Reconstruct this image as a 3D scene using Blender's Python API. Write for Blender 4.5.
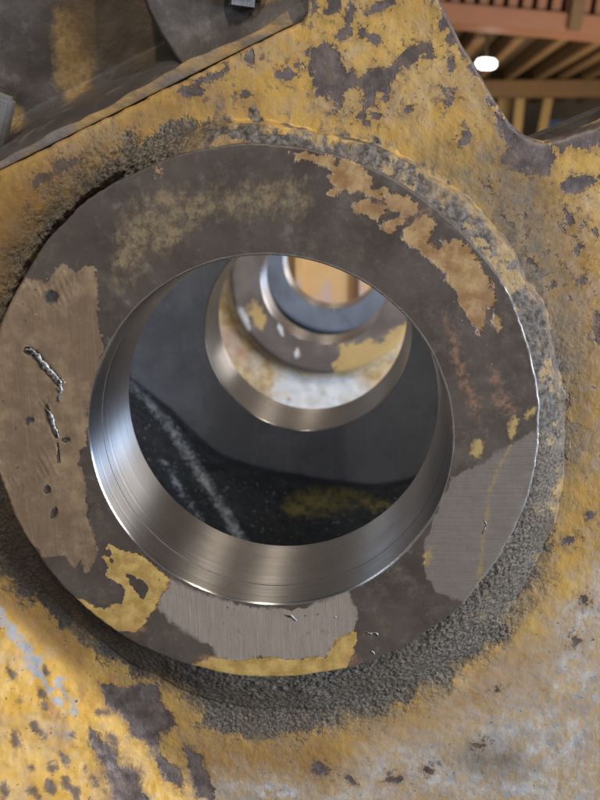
import bpy, math, numpy as np
from mathutils import Matrix, Vector
PI = math.pi
scene = bpy.context.scene
for o in list(bpy.data.objects): bpy.data.objects.remove(o)

# ------------------------------------------------------------------ camera
CAM_ROWS = [[0.997411, 0.0, 0.071906, 0.03711], [0.06961, 0.250645, -0.965573, -0.318976], [-0.018023, 0.968079, 0.249996, 0.099248]]
cam_data = bpy.data.cameras.new('camera'); cam = bpy.data.objects.new('camera', cam_data)
scene.collection.objects.link(cam); scene.camera = cam
cam.matrix_world = Matrix([*CAM_ROWS, [0, 0, 0, 1]])
cam_data.sensor_fit = 'VERTICAL'; cam_data.sensor_height = 36.0; cam_data.lens = 36.554
cam_data.clip_start = 0.01; cam_data.clip_end = 100
cam_data.dof.use_dof = True; cam_data.dof.focus_distance = 0.345; cam_data.dof.aperture_fstop = 15.0

# ------------------------------------------------------------------ world and lamps (inside a workshop)
world = bpy.data.worlds.new('World'); scene.world = world; world.use_nodes = True
bg = world.node_tree.nodes['Background']; bg.inputs[0].default_value = (0.93, 0.95, 1.0, 1); bg.inputs[1].default_value = 0.14
scene.view_settings.view_transform = 'Standard'; scene.view_settings.look = 'None'
scene.view_settings.exposure = -0.15; scene.view_settings.gamma = 1.0; scene.view_settings.use_curve_mapping = False
scene.render.resolution_x = 768; scene.render.resolution_y = 1024
def area_lamp(name, loc, target, w, h, watts, color):
    d = bpy.data.lights.new(name, 'AREA'); d.shape = 'RECTANGLE'; d.size = w; d.size_y = h; d.energy = watts; d.color = color
    o = bpy.data.objects.new(name, d); scene.collection.objects.link(o); o.location = loc
    o.rotation_euler = (Vector(target) - Vector(loc)).to_track_quat('-Z', 'Y').to_euler(); return o
# the open workshop door to the right behind the photographer, and strip lamps under the roof
area_lamp('door_daylight', (2.4, -1.1, 0.35), (0, 0, 0), 1.0, 1.2, 92, (0.97, 0.98, 1.0))
area_lamp('door_sky', (2.5, -1.1, -0.25), (0, 0, 0), 0.5, 0.45, 80, (0.40, 0.62, 1.0))
area_lamp('strip_lamp', (-0.10, -1.25, 2.1), (0, 0, 0), 0.03, 0.40, 27, (1.0, 0.90, 0.78))
area_lamp('strip_lamp', (1.05, -1.25, 2.05), (0, 0, 0), 0.03, 0.40, 27, (1.0, 0.90, 0.78))
area_lamp('window_daylight', (-1.7, -1.3, 1.25), (0, 0, 0), 0.4, 0.5, 9, (0.70, 0.82, 1.0))
area_lamp('hall_fill', (1.8, 6.6, -0.6), (1.2, 8.5, 1.2), 1.0, 1.0, 45, (1.0, 0.80, 0.55))  # unseen fill added to light the roof behind the notch
area_lamp('hall_fill', (1.6, 4.0, 0.2), (1.2, 6.0, 1.2), 0.8, 0.8, 32, (1.0, 0.88, 0.74))  # added fill, out of view, brightens the girder's front
area_lamp('lug_fill', (1.1, 0.52, 0.35), (0, 0.55, -0.05), 0.5, 0.4, 11, (1.0, 0.96, 0.90))  # unseen fill added between the lugs to light the third one

# ------------------------------------------------------------------ traced wear, mm on the steel surfaces
R = 75.0
YP = 0.22 * R                     # plate face behind the boss face
SHOULDER = (-130.847, -82.693, -0.75286, -0.65818, 0.55)   # a point on the line (mm), its normal, slope
DATA = {
 'boss': {
  'tan': [
   [(-105.8,55.6),(-96.3,66.4),(-91.5,65.5),(-87.4,64.7),(-83.8,68.2),(-80.6,72.2),(-78.3,70.2),(-75.6,69.3),(-72.6,70.9),(-68.5,71.2),(-66.3,63.3),(-68.1,51.2),(-67.4,45.1),(-66.1,39.8),(-70.3,29.4),(-74.7,16.7),(-77.3,-2.9),(-81.8,-10.5),(-78.8,-20.8),(-79.5,-34.5),(-76.6,-47.0),(-77.2,-54.1),(-82.3,-61.4),(-84.6,-57.1),(-87.0,-59.0),(-90.6,-53.9),(-94.6,-53.4),(-99.3,-55.4),(-112.0,-39.5),(-116.7,-22.0),(-123.9,-0.9),(-119.2,37.9)],
  ],
  'pit': [
   [(-83.2,59.4),(-84.3,57.5),(-86.6,56.6),(-88.7,57.5),(-89.4,59.5),(-88.3,61.5),(-86.0,62.3),(-83.9,61.4)],
   [(-94.5,-23.2),(-95.1,-24.6),(-96.3,-25.2),(-97.3,-24.6),(-97.6,-23.2),(-97.0,-21.7),(-95.9,-21.1),(-94.9,-21.7)],
   [(-92.8,-34.2),(-94.0,-35.9),(-95.2,-36.4),(-95.7,-35.3),(-95.2,-33.3),(-94.1,-31.6),(-92.9,-31.1),(-92.4,-32.2)],
   [(-98.6,8.0),(-99.3,7.1),(-100.9,6.7),(-102.4,7.1),(-102.9,8.0),(-102.2,8.9),(-100.6,9.3),(-99.1,8.9)],
   [(-100.8,7.6),(-101.2,6.3),(-101.9,5.8),(-102.4,6.3),(-102.5,7.6),(-102.2,8.8),(-101.5,9.3),(-100.9,8.8)],
   [(-90.0,-2.1),(-90.0,-6.1),(-90.0,-10.5),(-89.3,-10.5),(-89.3,-6.0),(-89.3,-2.0)],
   [(-84.0,-0.7),(-84.5,-1.5),(-85.8,-1.8),(-87.0,-1.5),(-87.4,-0.7),(-86.8,0.0),(-85.6,0.4),(-84.4,0.1)],
   [(-94.1,14.2),(-92.6,7.7),(-90.3,0.2),(-88.6,0.9),(-90.9,8.3),(-92.4,14.8)],
   [(-100.4,36.9),(-96.7,35.4),(-92.8,30.1),(-89.0,25.5),(-86.9,22.2),(-84.3,24.0),(-86.6,27.4),(-90.4,32.1),(-94.6,37.7),(-99.0,39.6)],
  ],
  'gry': [
   [(-45.9,-64.1),(-50.7,-77.7),(-45.7,-84.0),(-41.0,-87.8),(-33.2,-93.6),(-27.5,-96.4),(-25.1,-102.9),(-15.7,-103.7),(-6.2,-101.4),(8.5,-102.5),(23.2,-100.2),(27.2,-93.1),(35.6,-87.1),(36.4,-76.0),(32.1,-68.9),(11.6,-77.9),(-10.3,-77.4),(-27.8,-72.4),(-40.8,-66.9)],
   [(75.8,-16.0),(85.4,-11.6),(98.3,-3.0),(111.7,6.3),(113.6,-5.5),(110.5,-28.9),(104.4,-46.8),(93.6,-63.1),(83.4,-72.6),(70.6,-68.6),(66.2,-61.2),(64.6,-47.4),(69.7,-30.6)],
  ],
  'yel': [
   [(-70.5,-47.9),(-67.6,-50.2),(-61.8,-50.6),(-53.3,-55.2),(-45.0,-64.6),(-47.6,-69.4),(-52.5,-77.8),(-57.5,-85.2),(-62.4,-90.3),(-71.4,-89.5),(-78.0,-85.7),(-83.9,-79.9),(-90.4,-72.2),(-84.4,-75.0),(-79.6,-78.3),(-75.6,-78.7),(-67.3,-76.1),(-65.4,-69.7),(-68.3,-66.4),(-73.0,-63.6),(-72.2,-58.3),(-74.5,-54.1)],
   [(-38.9,-107.3),(-29.1,-101.5),(-18.8,-103.2),(-6.2,-101.4),(8.5,-102.5),(23.2,-100.2),(27.2,-91.7),(35.6,-87.1),(36.4,-92.9),(33.3,-102.9),(29.3,-109.0),(10.5,-114.1),(-12.9,-114.7),(-29.5,-111.1)],
  ],
  'ythin': [
   [(100.9,5.0),(99.7,1.6),(98.2,0.5),(97.2,2.3),(97.4,5.9),(98.6,9.2),(100.1,10.3),(101.0,8.5)],
   [(87.5,-4.0),(86.4,-6.8),(84.5,-7.7),(83.0,-6.1),(82.8,-3.0),(83.9,-0.2),(85.8,0.7),(87.3,-0.9)],
   [(68.1,-52.3),(67.1,-55.4),(65.7,-56.5),(64.7,-54.9),(64.8,-51.6),(65.8,-48.5),(67.1,-47.5),(68.1,-49.0)],
   [(98.3,-2.4),(94.3,-10.5),(90.7,-21.5),(88.7,-43.8),(88.0,-59.9),(88.8,-59.9),(89.5,-43.9),(91.5,-21.7),(95.0,-10.9),(99.0,-2.8)],
   [(89.6,-58.5),(89.4,-61.1),(88.5,-62.2),(87.6,-61.2),(87.1,-58.5),(87.4,-55.9),(88.2,-54.8),(89.2,-55.9)],
   [(107.9,14.0),(107.8,12.6),(106.4,10.4),(104.5,8.8),(103.2,8.6),(103.3,10.0),(104.6,12.2),(106.6,13.8)],
  ],
  'yhole': [
   [(-64.0,-62.0),(-60.5,-63.4),(-57.9,-64.8),(-54.9,-66.2),(-55.6,-69.6),(-57.6,-73.5),(-60.6,-70.6),(-62.7,-68.2)],
   [(-69.5,-52.1),(-70.2,-53.1),(-71.8,-53.6),(-73.4,-53.2),(-73.9,-52.2),(-73.2,-51.2),(-71.6,-50.7),(-70.0,-51.1)],
   [(-68.9,-55.9),(-69.3,-56.9),(-70.3,-57.3),(-71.2,-56.9),(-71.6,-55.9),(-71.1,-54.9),(-70.1,-54.5),(-69.2,-54.9)],
  ],
  'och': [
   [(25.6,108.6),(32.0,106.7),(33.9,99.0),(30.1,98.3),(27.1,101.3)],
   [(38.0,106.2),(42.5,104.3),(42.9,100.3),(39.9,100.7)],
   [(46.3,100.2),(50.9,96.9),(55.8,96.0),(59.2,94.1),(59.6,90.4),(54.8,88.7),(49.8,91.3),(46.0,96.6)],
   [(33.9,94.2),(37.7,95.6),(41.4,95.9),(47.1,93.2),(46.4,89.5),(41.5,88.5),(35.8,90.8)],
   [(35.0,102.6),(34.1,101.6),(32.0,101.2),(29.8,101.7),(29.0,102.7),(29.9,103.8),(32.0,104.1),(34.1,103.7)],
   [(29.7,98.3),(29.0,96.8),(27.4,96.2),(25.8,96.8),(25.1,98.4),(25.8,100.0),(27.4,100.6),(29.0,99.9)],
   [(54.8,86.8),(54.0,85.5),(52.1,85.0),(50.3,85.5),(49.5,86.9),(50.2,88.2),(52.1,88.7),(54.0,88.1)],
   [(28.2,104.2),(27.7,102.9),(26.3,102.4),(25.0,103.0),(24.4,104.3),(25.0,105.6),(26.3,106.1),(27.7,105.5)],
   [(52.5,83.1),(56.7,86.8),(62.3,88.9),(68.0,86.6),(65.1,82.9),(63.6,79.2),(68.2,77.2),(73.8,79.8),(79.6,76.7),(82.8,71.4),(85.7,64.5),(88.5,62.9),(86.5,54.8),(84.6,43.0),(79.7,49.7),(74.4,60.7),(68.5,68.5),(60.7,76.2),(54.9,80.0)],
   [(-37.3,107.3),(-38.0,106.0),(-39.7,105.5),(-41.3,106.1),(-41.9,107.4),(-41.2,108.7),(-39.5,109.2),(-37.9,108.6)],
   [(11.3,113.3),(18.9,113.1),(28.3,110.8),(26.4,107.2),(15.0,110.3)],
   [(26.4,107.2),(32.0,110.0),(38.4,106.9),(42.2,98.8),(34.6,96.8),(29.3,100.5)],
   [(46.7,95.2),(44.9,94.3),(42.3,95.1),(40.2,96.9),(40.0,98.8),(41.7,99.6),(44.4,98.9),(46.4,97.1)],
   [(52.5,85.7),(51.5,83.9),(49.1,83.1),(46.7,83.9),(45.7,85.8),(46.7,87.6),(49.1,88.4),(51.5,87.6)],
   [(68.2,79.9),(79.6,77.4),(86.1,66.0),(90.2,56.7),(88.1,52.8),(80.2,60.7),(72.9,71.5)],
   [(92.1,49.2),(92.4,45.8),(91.7,44.2),(90.3,45.4),(89.1,48.6),(88.7,51.9),(89.5,53.5),(90.8,52.4)],
  ],
  'stain': [
   [(-57.2,81.6),(-53.9,88.5),(-49.4,94.9),(-43.3,98.5),(-31.4,100.2),(-19.9,98.1),(-18.1,94.3),(-24.3,86.9),(-30.5,81.2),(-36.7,77.5),(-44.7,77.6),(-49.1,70.6),(-55.7,62.8),(-58.2,68.0)],
   [(-21.9,96.3),(-12.1,98.0),(3.4,101.4),(14.9,102.3),(19.4,95.6),(10.8,90.1),(-8.5,90.8)],
   [(-14.6,94.3),(-18.6,90.6),(-28.1,89.2),(-37.5,90.9),(-41.2,94.7),(-37.0,98.4),(-27.6,99.7),(-18.3,98.0)],
  ],
  'rust_shade': [
   [(70.1,49.8),(74.9,43.9),(81.4,24.9),(85.6,15.8),(85.9,7.5),(79.7,15.8),(75.3,29.0)],
   [(82.1,49.7),(86.2,62.9),(89.3,61.3),(87.4,52.0),(85.4,41.8)],
   [(88.5,32.2),(92.2,28.9),(94.0,22.8),(96.2,17.5),(101.5,13.4),(99.3,9.6),(94.1,10.9),(91.0,18.7)],
   [(-27.4,-104.5),(-28.6,-106.6),(-31.2,-107.6),(-33.7,-106.8),(-34.7,-104.7),(-33.5,-102.5),(-30.9,-101.5),(-28.4,-102.4)],
   [(37.7,-101.8),(36.7,-104.3),(34.2,-105.3),(31.7,-104.4),(30.7,-102.0),(31.7,-99.5),(34.2,-98.4),(36.7,-99.3)],
   [(-56.9,-89.2),(-58.6,-90.6),(-62.5,-91.3),(-66.3,-90.8),(-67.8,-89.4),(-66.1,-88.0),(-62.2,-87.3),(-58.4,-87.8)],
   [(50.5,93.2),(49.0,90.6),(45.3,89.6),(41.5,90.7),(39.9,93.4),(41.5,95.9),(45.2,97.0),(49.0,95.8)],
   [(63.8,89.3),(62.3,87.2),(58.6,86.4),(54.8,87.3),(53.2,89.4),(54.7,91.5),(58.5,92.3),(62.2,91.4)],
  ],
 },
 'plate': {
  'chip': [
   [(16.6,150.7),(23.5,153.0),(29.2,151.1),(30.7,145.6),(35.0,143.0),(34.6,137.2),(31.9,134.0),(31.1,128.1),(27.1,127.5),(29.1,131.9),(21.0,135.0),(19.1,143.1)],
   [(60.4,153.0),(65.3,152.5),(65.0,148.2),(57.9,144.9),(54.1,143.9),(49.2,139.7),(48.5,135.4),(44.2,134.4),(44.6,129.6),(40.4,130.1),(38.4,136.4),(38.8,144.7),(48.0,144.1),(52.9,149.3)],
   [(68.3,136.7),(71.4,134.8),(73.4,134.4),(73.1,130.8),(69.7,129.4),(68.1,132.0),(71.1,132.6)],
   [(30.0,156.0),(32.3,161.6),(33.9,168.5),(36.9,168.4),(35.4,160.8),(33.9,156.6)],
   [(40.7,164.1),(44.4,167.1),(50.0,168.6),(50.8,166.9),(45.2,165.0)],
   [(67.0,161.2),(70.7,161.8),(73.8,157.5),(68.6,156.9)],
   [(74.4,150.1),(77.3,152.5),(82.4,146.7),(84.8,141.6),(78.6,146.8)],
   [(70.2,154.5),(72.8,155.1),(74.0,151.9),(71.4,151.2)],
   [(45.4,127.1),(44.9,126.0),(43.5,125.6),(42.1,126.1),(41.6,127.1),(42.1,128.2),(43.5,128.6),(44.9,128.1)],
   [(40.0,126.4),(39.3,125.3),(37.7,124.8),(36.0,125.4),(35.3,126.6),(36.0,127.7),(37.7,128.2),(39.3,127.6)],
   [(41.2,124.2),(40.8,123.4),(40.0,123.1),(39.2,123.5),(38.8,124.2),(39.2,125.0),(40.0,125.3),(40.8,125.0)],
   [(57.4,129.3),(57.1,128.6),(56.2,128.3),(55.4,128.6),(55.1,129.4),(55.4,130.2),(56.2,130.5),(57.0,130.1)],
   [(44.5,155.7),(44.4,154.5),(43.0,153.3),(41.1,152.9),(39.9,153.5),(40.1,154.7),(41.5,155.8),(43.3,156.3)],
   [(39.9,156.4),(39.5,154.7),(38.4,154.0),(37.3,154.7),(36.9,156.5),(37.3,158.2),(38.4,158.9),(39.5,158.2)],
   [(79.2,119.6),(78.7,118.6),(77.7,118.2),(76.6,118.6),(76.1,119.7),(76.5,120.7),(77.6,121.1),(78.7,120.7)],
   [(79.2,117.0),(78.7,116.0),(77.4,115.6),(76.0,116.0),(75.4,117.1),(75.9,118.1),(77.3,118.5),(78.6,118.1)],
   [(73.1,144.8),(72.9,142.8),(72.4,142.0),(71.8,142.8),(71.5,144.9),(71.7,146.9),(72.2,147.7),(72.8,146.8)],
   [(48.9,132.5),(48.3,131.2),(47.0,130.7),(45.6,131.3),(45.0,132.6),(45.6,133.8),(46.9,134.3),(48.3,133.8)],
   [(28.2,166.8),(27.7,165.4),(25.2,163.4),(22.3,162.2),(20.6,162.4),(21.1,163.8),(23.6,165.8),(26.5,167.0)],
   [(29.7,166.9),(29.0,165.4),(27.4,164.9),(25.8,165.5),(25.2,167.0),(25.9,168.5),(27.5,169.0),(29.1,168.4)],
   [(22.1,166.4),(20.6,163.1),(18.7,162.1),(17.5,163.8),(17.6,167.3),(19.1,170.5),(21.0,171.6),(22.2,169.8)],
   [(92.6,109.3),(95.1,113.7),(96.5,117.0),(101.3,119.9),(107.2,116.4),(112.0,112.6),(113.3,108.8),(110.6,104.0),(103.3,103.0),(99.0,105.0)],
   [(111.8,115.6),(120.1,121.3),(130.6,127.5),(131.6,113.7),(124.5,112.7),(118.7,113.9),(115.8,111.8)],
   [(115.3,100.9),(120.3,101.2),(124.8,102.2),(132.4,103.2),(132.6,100.6),(128.1,99.5),(124.8,97.3),(121.1,94.7),(117.0,98.6)],
   [(121.1,87.8),(121.4,85.0),(120.7,83.7),(119.3,84.6),(118.1,87.2),(117.9,90.0),(118.6,91.3),(120.0,90.4)],
   [(103.7,87.7),(103.3,86.6),(102.2,86.2),(101.1,86.7),(100.6,87.8),(101.0,88.9),(102.1,89.3),(103.2,88.8)],
   [(105.6,81.1),(105.1,79.7),(103.8,79.2),(102.3,79.8),(101.7,81.2),(102.2,82.5),(103.6,83.1),(105.0,82.5)],
   [(124.8,73.8),(124.6,72.4),(123.8,71.8),(122.9,72.4),(122.5,73.8),(122.7,75.2),(123.5,75.8),(124.4,75.2)],
   [(125.9,75.3),(125.6,74.5),(124.8,74.2),(123.9,74.5),(123.5,75.4),(123.8,76.2),(124.6,76.5),(125.5,76.2)],
   [(117.8,60.3),(117.4,59.5),(116.3,59.1),(115.1,59.5),(114.6,60.4),(115.0,61.2),(116.1,61.6),(117.3,61.2)],
   [(123.2,55.4),(123.1,54.6),(122.5,54.2),(122.0,54.6),(121.7,55.5),(121.8,56.3),(122.4,56.7),(123.0,56.3)],
   [(135.6,43.1),(135.5,38.4),(134.5,36.5),(133.2,38.5),(132.4,43.1),(132.6,47.8),(133.5,49.7),(134.8,47.7)],
   [(127.1,62.2),(126.9,61.4),(126.0,61.1),(125.2,61.4),(124.8,62.3),(125.1,63.1),(125.9,63.5),(126.7,63.1)],
   [(113.9,73.5),(113.6,72.7),(112.8,72.4),(111.9,72.7),(111.5,73.6),(111.8,74.4),(112.6,74.7),(113.5,74.4)],
   [(88.4,127.1),(91.5,127.0),(96.3,121.1),(101.0,118.0),(98.9,114.4),(94.2,117.4)],
   [(83.4,140.6),(86.1,139.5),(92.6,128.5),(90.4,126.3),(86.7,132.3)],
   [(-23.4,138.0),(-25.1,136.2),(-29.0,135.5),(-32.9,136.4),(-34.5,138.3),(-32.7,140.1),(-28.8,140.7),(-24.9,139.8)],
   [(-11.4,146.0),(-13.2,144.3),(-18.2,142.0),(-23.6,140.5),(-26.2,140.7),(-24.4,142.5),(-19.3,144.7),(-13.9,146.2)],
   [(-4.1,135.6),(-5.0,134.4),(-7.3,133.9),(-9.5,134.5),(-10.4,135.8),(-9.4,137.1),(-7.2,137.6),(-5.0,137.0)],
   [(12.5,142.5),(11.4,141.3),(8.6,140.8),(5.9,141.4),(4.8,142.7),(5.9,144.0),(8.7,144.4),(11.4,143.8)],
   [(-2.5,148.4),(-3.2,147.6),(-4.9,147.3),(-6.5,147.7),(-7.2,148.5),(-6.5,149.2),(-4.8,149.5),(-3.2,149.1)],
   [(-75.4,113.2),(-76.6,110.7),(-80.8,108.3),(-85.5,107.4),(-88.0,108.6),(-86.8,111.0),(-82.6,113.4),(-77.9,114.3)],
   [(-87.9,107.0),(-88.8,105.2),(-92.0,103.4),(-95.6,102.7),(-97.5,103.5),(-96.5,105.3),(-93.3,107.0),(-89.7,107.7)],
   [(-68.7,102.8),(-69.8,101.4),(-72.2,100.9),(-74.5,101.5),(-75.3,102.9),(-74.2,104.3),(-71.8,104.8),(-69.5,104.2)],
   [(16.9,146.0),(16.2,145.0),(14.5,144.6),(12.9,145.1),(12.2,146.2),(12.9,147.2),(14.6,147.5),(16.2,147.1)],
   [(131.6,-48.9),(131.4,-50.3),(130.0,-51.9),(128.1,-52.9),(126.9,-52.7),(127.0,-51.3),(128.4,-49.6),(130.3,-48.6)],
   [(138.6,-39.0),(138.2,-40.3),(137.1,-40.8),(135.8,-40.3),(135.3,-39.0),(135.7,-37.7),(136.8,-37.1),(138.0,-37.7)],
   [(139.3,-79.5),(138.9,-80.9),(137.7,-81.5),(136.5,-80.9),(135.9,-79.6),(136.3,-78.2),(137.5,-77.6),(138.7,-78.1)],
   [(98.0,-155.8),(97.0,-156.8),(94.4,-157.3),(91.7,-157.0),(90.6,-156.0),(91.6,-155.0),(94.3,-154.5),(96.9,-154.8)],
   [(101.9,-126.1),(101.6,-126.9),(101.0,-127.2),(100.4,-126.9),(100.1,-126.2),(100.3,-125.4),(100.9,-125.1),(101.6,-125.4)],
   [(36.2,-180.2),(34.6,-180.5),(32.2,-179.2),(30.1,-177.0),(29.8,-175.3),(31.3,-175.0),(33.8,-176.3),(35.8,-178.5)],
   [(21.4,-175.4),(19.2,-176.5),(16.6,-175.3),(15.1,-172.5),(15.6,-169.8),(17.8,-168.8),(20.4,-170.0),(21.9,-172.7)],
   [(58.9,-176.7),(57.7,-177.6),(54.6,-178.0),(51.6,-177.8),(50.3,-177.1),(51.6,-176.2),(54.6,-175.8),(57.7,-176.0)],
   [(73.6,-170.5),(72.9,-171.7),(71.3,-172.3),(69.6,-171.9),(68.9,-170.7),(69.5,-169.5),(71.2,-168.9),(72.9,-169.4)],
   [(136.3,-99.5),(135.9,-100.9),(134.7,-101.5),(133.4,-101.0),(132.8,-99.5),(133.2,-98.1),(134.4,-97.5),(135.7,-98.0)],
   [(-61.2,-123.3),(-63.8,-123.7),(-68.0,-121.4),(-71.3,-117.8),(-71.8,-115.1),(-69.1,-114.7),(-65.0,-116.9),(-61.6,-120.5)],
   [(62.2,173.0),(68.9,161.1),(74.8,151.1),(82.7,138.4),(90.4,126.6),(95.0,120.4),(99.2,116.8),(101.3,119.2),(97.6,122.5),(93.3,128.2),(85.6,139.9),(77.7,152.5),(71.8,162.4),(65.2,174.3)],
   [(83.4,102.4),(89.4,97.7),(95.9,91.5),(96.3,91.9),(89.8,98.2),(83.8,102.9)],
   [(113.3,86.6),(118.7,81.9),(124.0,78.7),(124.2,79.1),(119.0,82.3),(113.6,87.0)],
   [(101.5,74.3),(109.8,65.5),(110.1,65.8),(101.8,74.6)],
   [(126.3,83.7),(131.7,79.4),(131.9,79.7),(126.6,84.1)],
   [(117.5,69.4),(123.7,64.1),(124.0,64.4),(117.8,69.7)],
   [(93.0,88.1),(97.9,83.8),(98.2,84.1),(93.3,88.5)],
  ],
  'schip': [
   [(-87.1,-127.8),(-80.7,-128.2),(-74.5,-129.1),(-65.6,-127.8),(-58.4,-128.6),(-57.4,-136.8),(-53.4,-142.7),(-50.8,-148.7),(-55.0,-153.9),(-58.6,-155.1),(-60.4,-164.6),(-54.8,-170.2),(-48.8,-175.4),(-48.3,-179.9),(-50.2,-184.2),(-54.8,-180.0),(-59.0,-173.7),(-62.2,-167.1),(-66.4,-158.0),(-72.3,-154.3),(-74.2,-148.8),(-78.2,-144.0),(-82.3,-140.6)],
   [(-91.9,-147.4),(-87.5,-150.9),(-83.9,-155.2),(-79.8,-160.0),(-77.0,-166.3),(-72.6,-168.6),(-69.0,-171.6),(-66.6,-178.4),(-65.0,-189.8),(-78.3,-186.6),(-81.6,-177.1),(-83.6,-168.4),(-86.7,-162.9),(-89.9,-157.4)],
   [(-47.1,-160.9),(-42.3,-164.7),(-37.8,-171.9),(-33.7,-191.7),(-41.7,-190.5),(-45.4,-177.8)],
  ],
  'spot': [
   [(-124.5,-116.2),(-123.9,-118.2),(-124.4,-119.2),(-125.7,-118.8),(-127.0,-117.2),(-127.5,-115.3),(-127.0,-114.2),(-125.7,-114.6)],
   [(-110.7,-128.4),(-110.2,-130.4),(-110.7,-131.4),(-112.0,-131.0),(-113.3,-129.4),(-113.8,-127.4),(-113.3,-126.4),(-112.0,-126.8)],
   [(-109.9,-133.0),(-109.5,-134.6),(-110.0,-135.6),(-111.1,-135.2),(-112.1,-133.8),(-112.6,-132.2),(-112.1,-131.3),(-111.0,-131.6)],
   [(-109.5,-118.2),(-108.9,-120.1),(-109.3,-121.2),(-110.5,-120.8),(-111.7,-119.1),(-112.3,-117.2),(-111.9,-116.1),(-110.7,-116.5)],
   [(-121.2,-145.1),(-120.5,-147.6),(-121.0,-148.9),(-122.5,-148.3),(-124.1,-146.1),(-124.9,-143.6),(-124.3,-142.3),(-122.8,-142.9)],
   [(-112.8,-141.8),(-111.7,-144.6),(-112.3,-146.3),(-114.1,-145.8),(-116.2,-143.5),(-117.3,-140.7),(-116.7,-139.0),(-114.9,-139.4)],
   [(-110.9,-145.3),(-110.1,-147.1),(-110.4,-148.2),(-111.6,-147.9),(-112.9,-146.3),(-113.7,-144.4),(-113.4,-143.3),(-112.2,-143.7)],
   [(-79.8,-152.8),(-78.8,-155.3),(-79.2,-156.8),(-80.8,-156.4),(-82.7,-154.2),(-83.8,-151.6),(-83.3,-150.1),(-81.7,-150.6)],
   [(-100.4,-158.9),(-99.2,-161.7),(-99.6,-163.3),(-101.2,-162.7),(-103.2,-160.2),(-104.4,-157.4),(-104.1,-155.9),(-102.4,-156.5)],
   [(-103.9,-162.1),(-104.5,-163.5),(-106.3,-163.7),(-108.1,-162.7),(-108.9,-161.0),(-108.2,-159.6),(-106.5,-159.4),(-104.6,-160.4)],
   [(-105.8,-170.4),(-105.1,-173.3),(-105.8,-174.6),(-107.3,-173.7),(-108.9,-171.0),(-109.5,-168.2),(-108.9,-166.8),(-107.4,-167.7)],
   [(-111.9,-170.2),(-111.0,-172.7),(-111.6,-174.2),(-113.3,-173.8),(-115.2,-171.7),(-116.1,-169.2),(-115.5,-167.7),(-113.8,-168.1)],
   [(-98.8,-170.3),(-97.6,-172.8),(-97.8,-174.1),(-99.1,-173.4),(-100.8,-171.3),(-101.9,-168.8),(-101.8,-167.5),(-100.5,-168.1)],
   [(-85.0,-142.0),(-85.6,-143.2),(-87.2,-143.4),(-88.8,-142.6),(-89.4,-141.2),(-88.8,-140.0),(-87.2,-139.8),(-85.7,-140.6)],
   [(-81.9,-143.0),(-82.5,-143.8),(-84.1,-144.0),(-85.7,-143.3),(-86.3,-142.2),(-85.7,-141.4),(-84.1,-141.2),(-82.5,-141.9)],
   [(-86.7,-171.9),(-86.1,-173.8),(-86.5,-174.8),(-87.7,-174.3),(-88.9,-172.6),(-89.5,-170.7),(-89.1,-169.7),(-87.9,-170.2)],
   [(-123.9,-167.3),(-124.3,-169.5),(-125.4,-170.2),(-126.6,-169.0),(-127.2,-166.5),(-126.8,-164.2),(-125.7,-163.5),(-124.5,-164.8)],
   [(-95.3,-175.1),(-94.5,-177.4),(-94.9,-178.7),(-96.4,-178.3),(-98.1,-176.4),(-98.9,-174.2),(-98.4,-172.9),(-96.9,-173.3)],
   [(-114.9,-160.9),(-115.2,-162.0),(-115.9,-162.4),(-116.7,-161.7),(-117.0,-160.4),(-116.7,-159.3),(-116.0,-158.9),(-115.3,-159.6)],
   [(-97.9,-149.6),(-98.1,-150.5),(-98.7,-150.7),(-99.3,-150.2),(-99.6,-149.3),(-99.4,-148.4),(-98.8,-148.1),(-98.1,-148.6)],
   [(-120.3,-129.8),(-120.5,-130.7),(-121.1,-131.0),(-121.7,-130.5),(-122.0,-129.5),(-121.8,-128.6),(-121.2,-128.4),(-120.6,-128.9)],
   [(-91.8,-166.1),(-92.1,-167.0),(-92.7,-167.2),(-93.3,-166.7),(-93.6,-165.7),(-93.3,-164.9),(-92.7,-164.6),(-92.1,-165.1)],
   [(-82.9,-176.8),(-83.1,-178.0),(-83.7,-178.4),(-84.4,-177.7),(-84.7,-176.4),(-84.4,-175.3),(-83.8,-174.9),(-83.2,-175.5)],
  ],
  'blu': [
   [(-134.0,-90.5),(-127.7,-98.5),(-120.0,-110.2),(-113.9,-121.3),(-109.4,-129.5),(-106.2,-128.2),(-110.6,-119.8),(-116.9,-108.5),(-124.8,-96.4),(-131.3,-88.2)],
   [(-107.3,-123.9),(-102.8,-132.7),(-97.4,-140.5),(-95.4,-139.2),(-100.7,-131.7),(-105.1,-123.0)],
   [(-99.0,-146.4),(-98.2,-148.9),(-98.8,-150.3),(-100.3,-149.7),(-102.0,-147.4),(-102.8,-144.8),(-102.2,-143.5),(-100.7,-144.1)],
   [(-102.1,-133.4),(-102.7,-134.3),(-104.3,-134.3),(-105.8,-133.7),(-106.4,-132.6),(-105.8,-131.8),(-104.3,-131.7),(-102.8,-132.4)],
   [(-73.7,-180.9),(-64.7,-187.4),(-62.8,-183.9),(-71.8,-177.4)],
  ],
  'grit': [
   [(117.7,42.0),(123.4,14.5),(124.5,-9.5),(122.1,-32.2),(119.9,-53.3),(119.6,-70.1),(103.5,-100.2),(77.2,-125.8),(49.5,-140.0),(23.5,-149.0),(-5.4,-157.8),(-28.7,-156.3),(-39.0,-146.7),(-47.8,-130.5),(-61.9,-123.3),(-79.9,-117.9),(-92.0,-104.9),(-110.1,-92.1),(-138.9,-69.5),(-157.1,-25.1),(-151.9,12.4),(-119.4,56.4),(-103.8,79.2),(-93.7,95.3),(-77.7,108.8),(-58.3,120.0),(-39.6,125.7),(-23.5,126.4),(-9.7,123.5),(-10.1,111.4),(12.9,55.2),(94.6,54.5)],
  ],
  'bead': [
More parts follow.
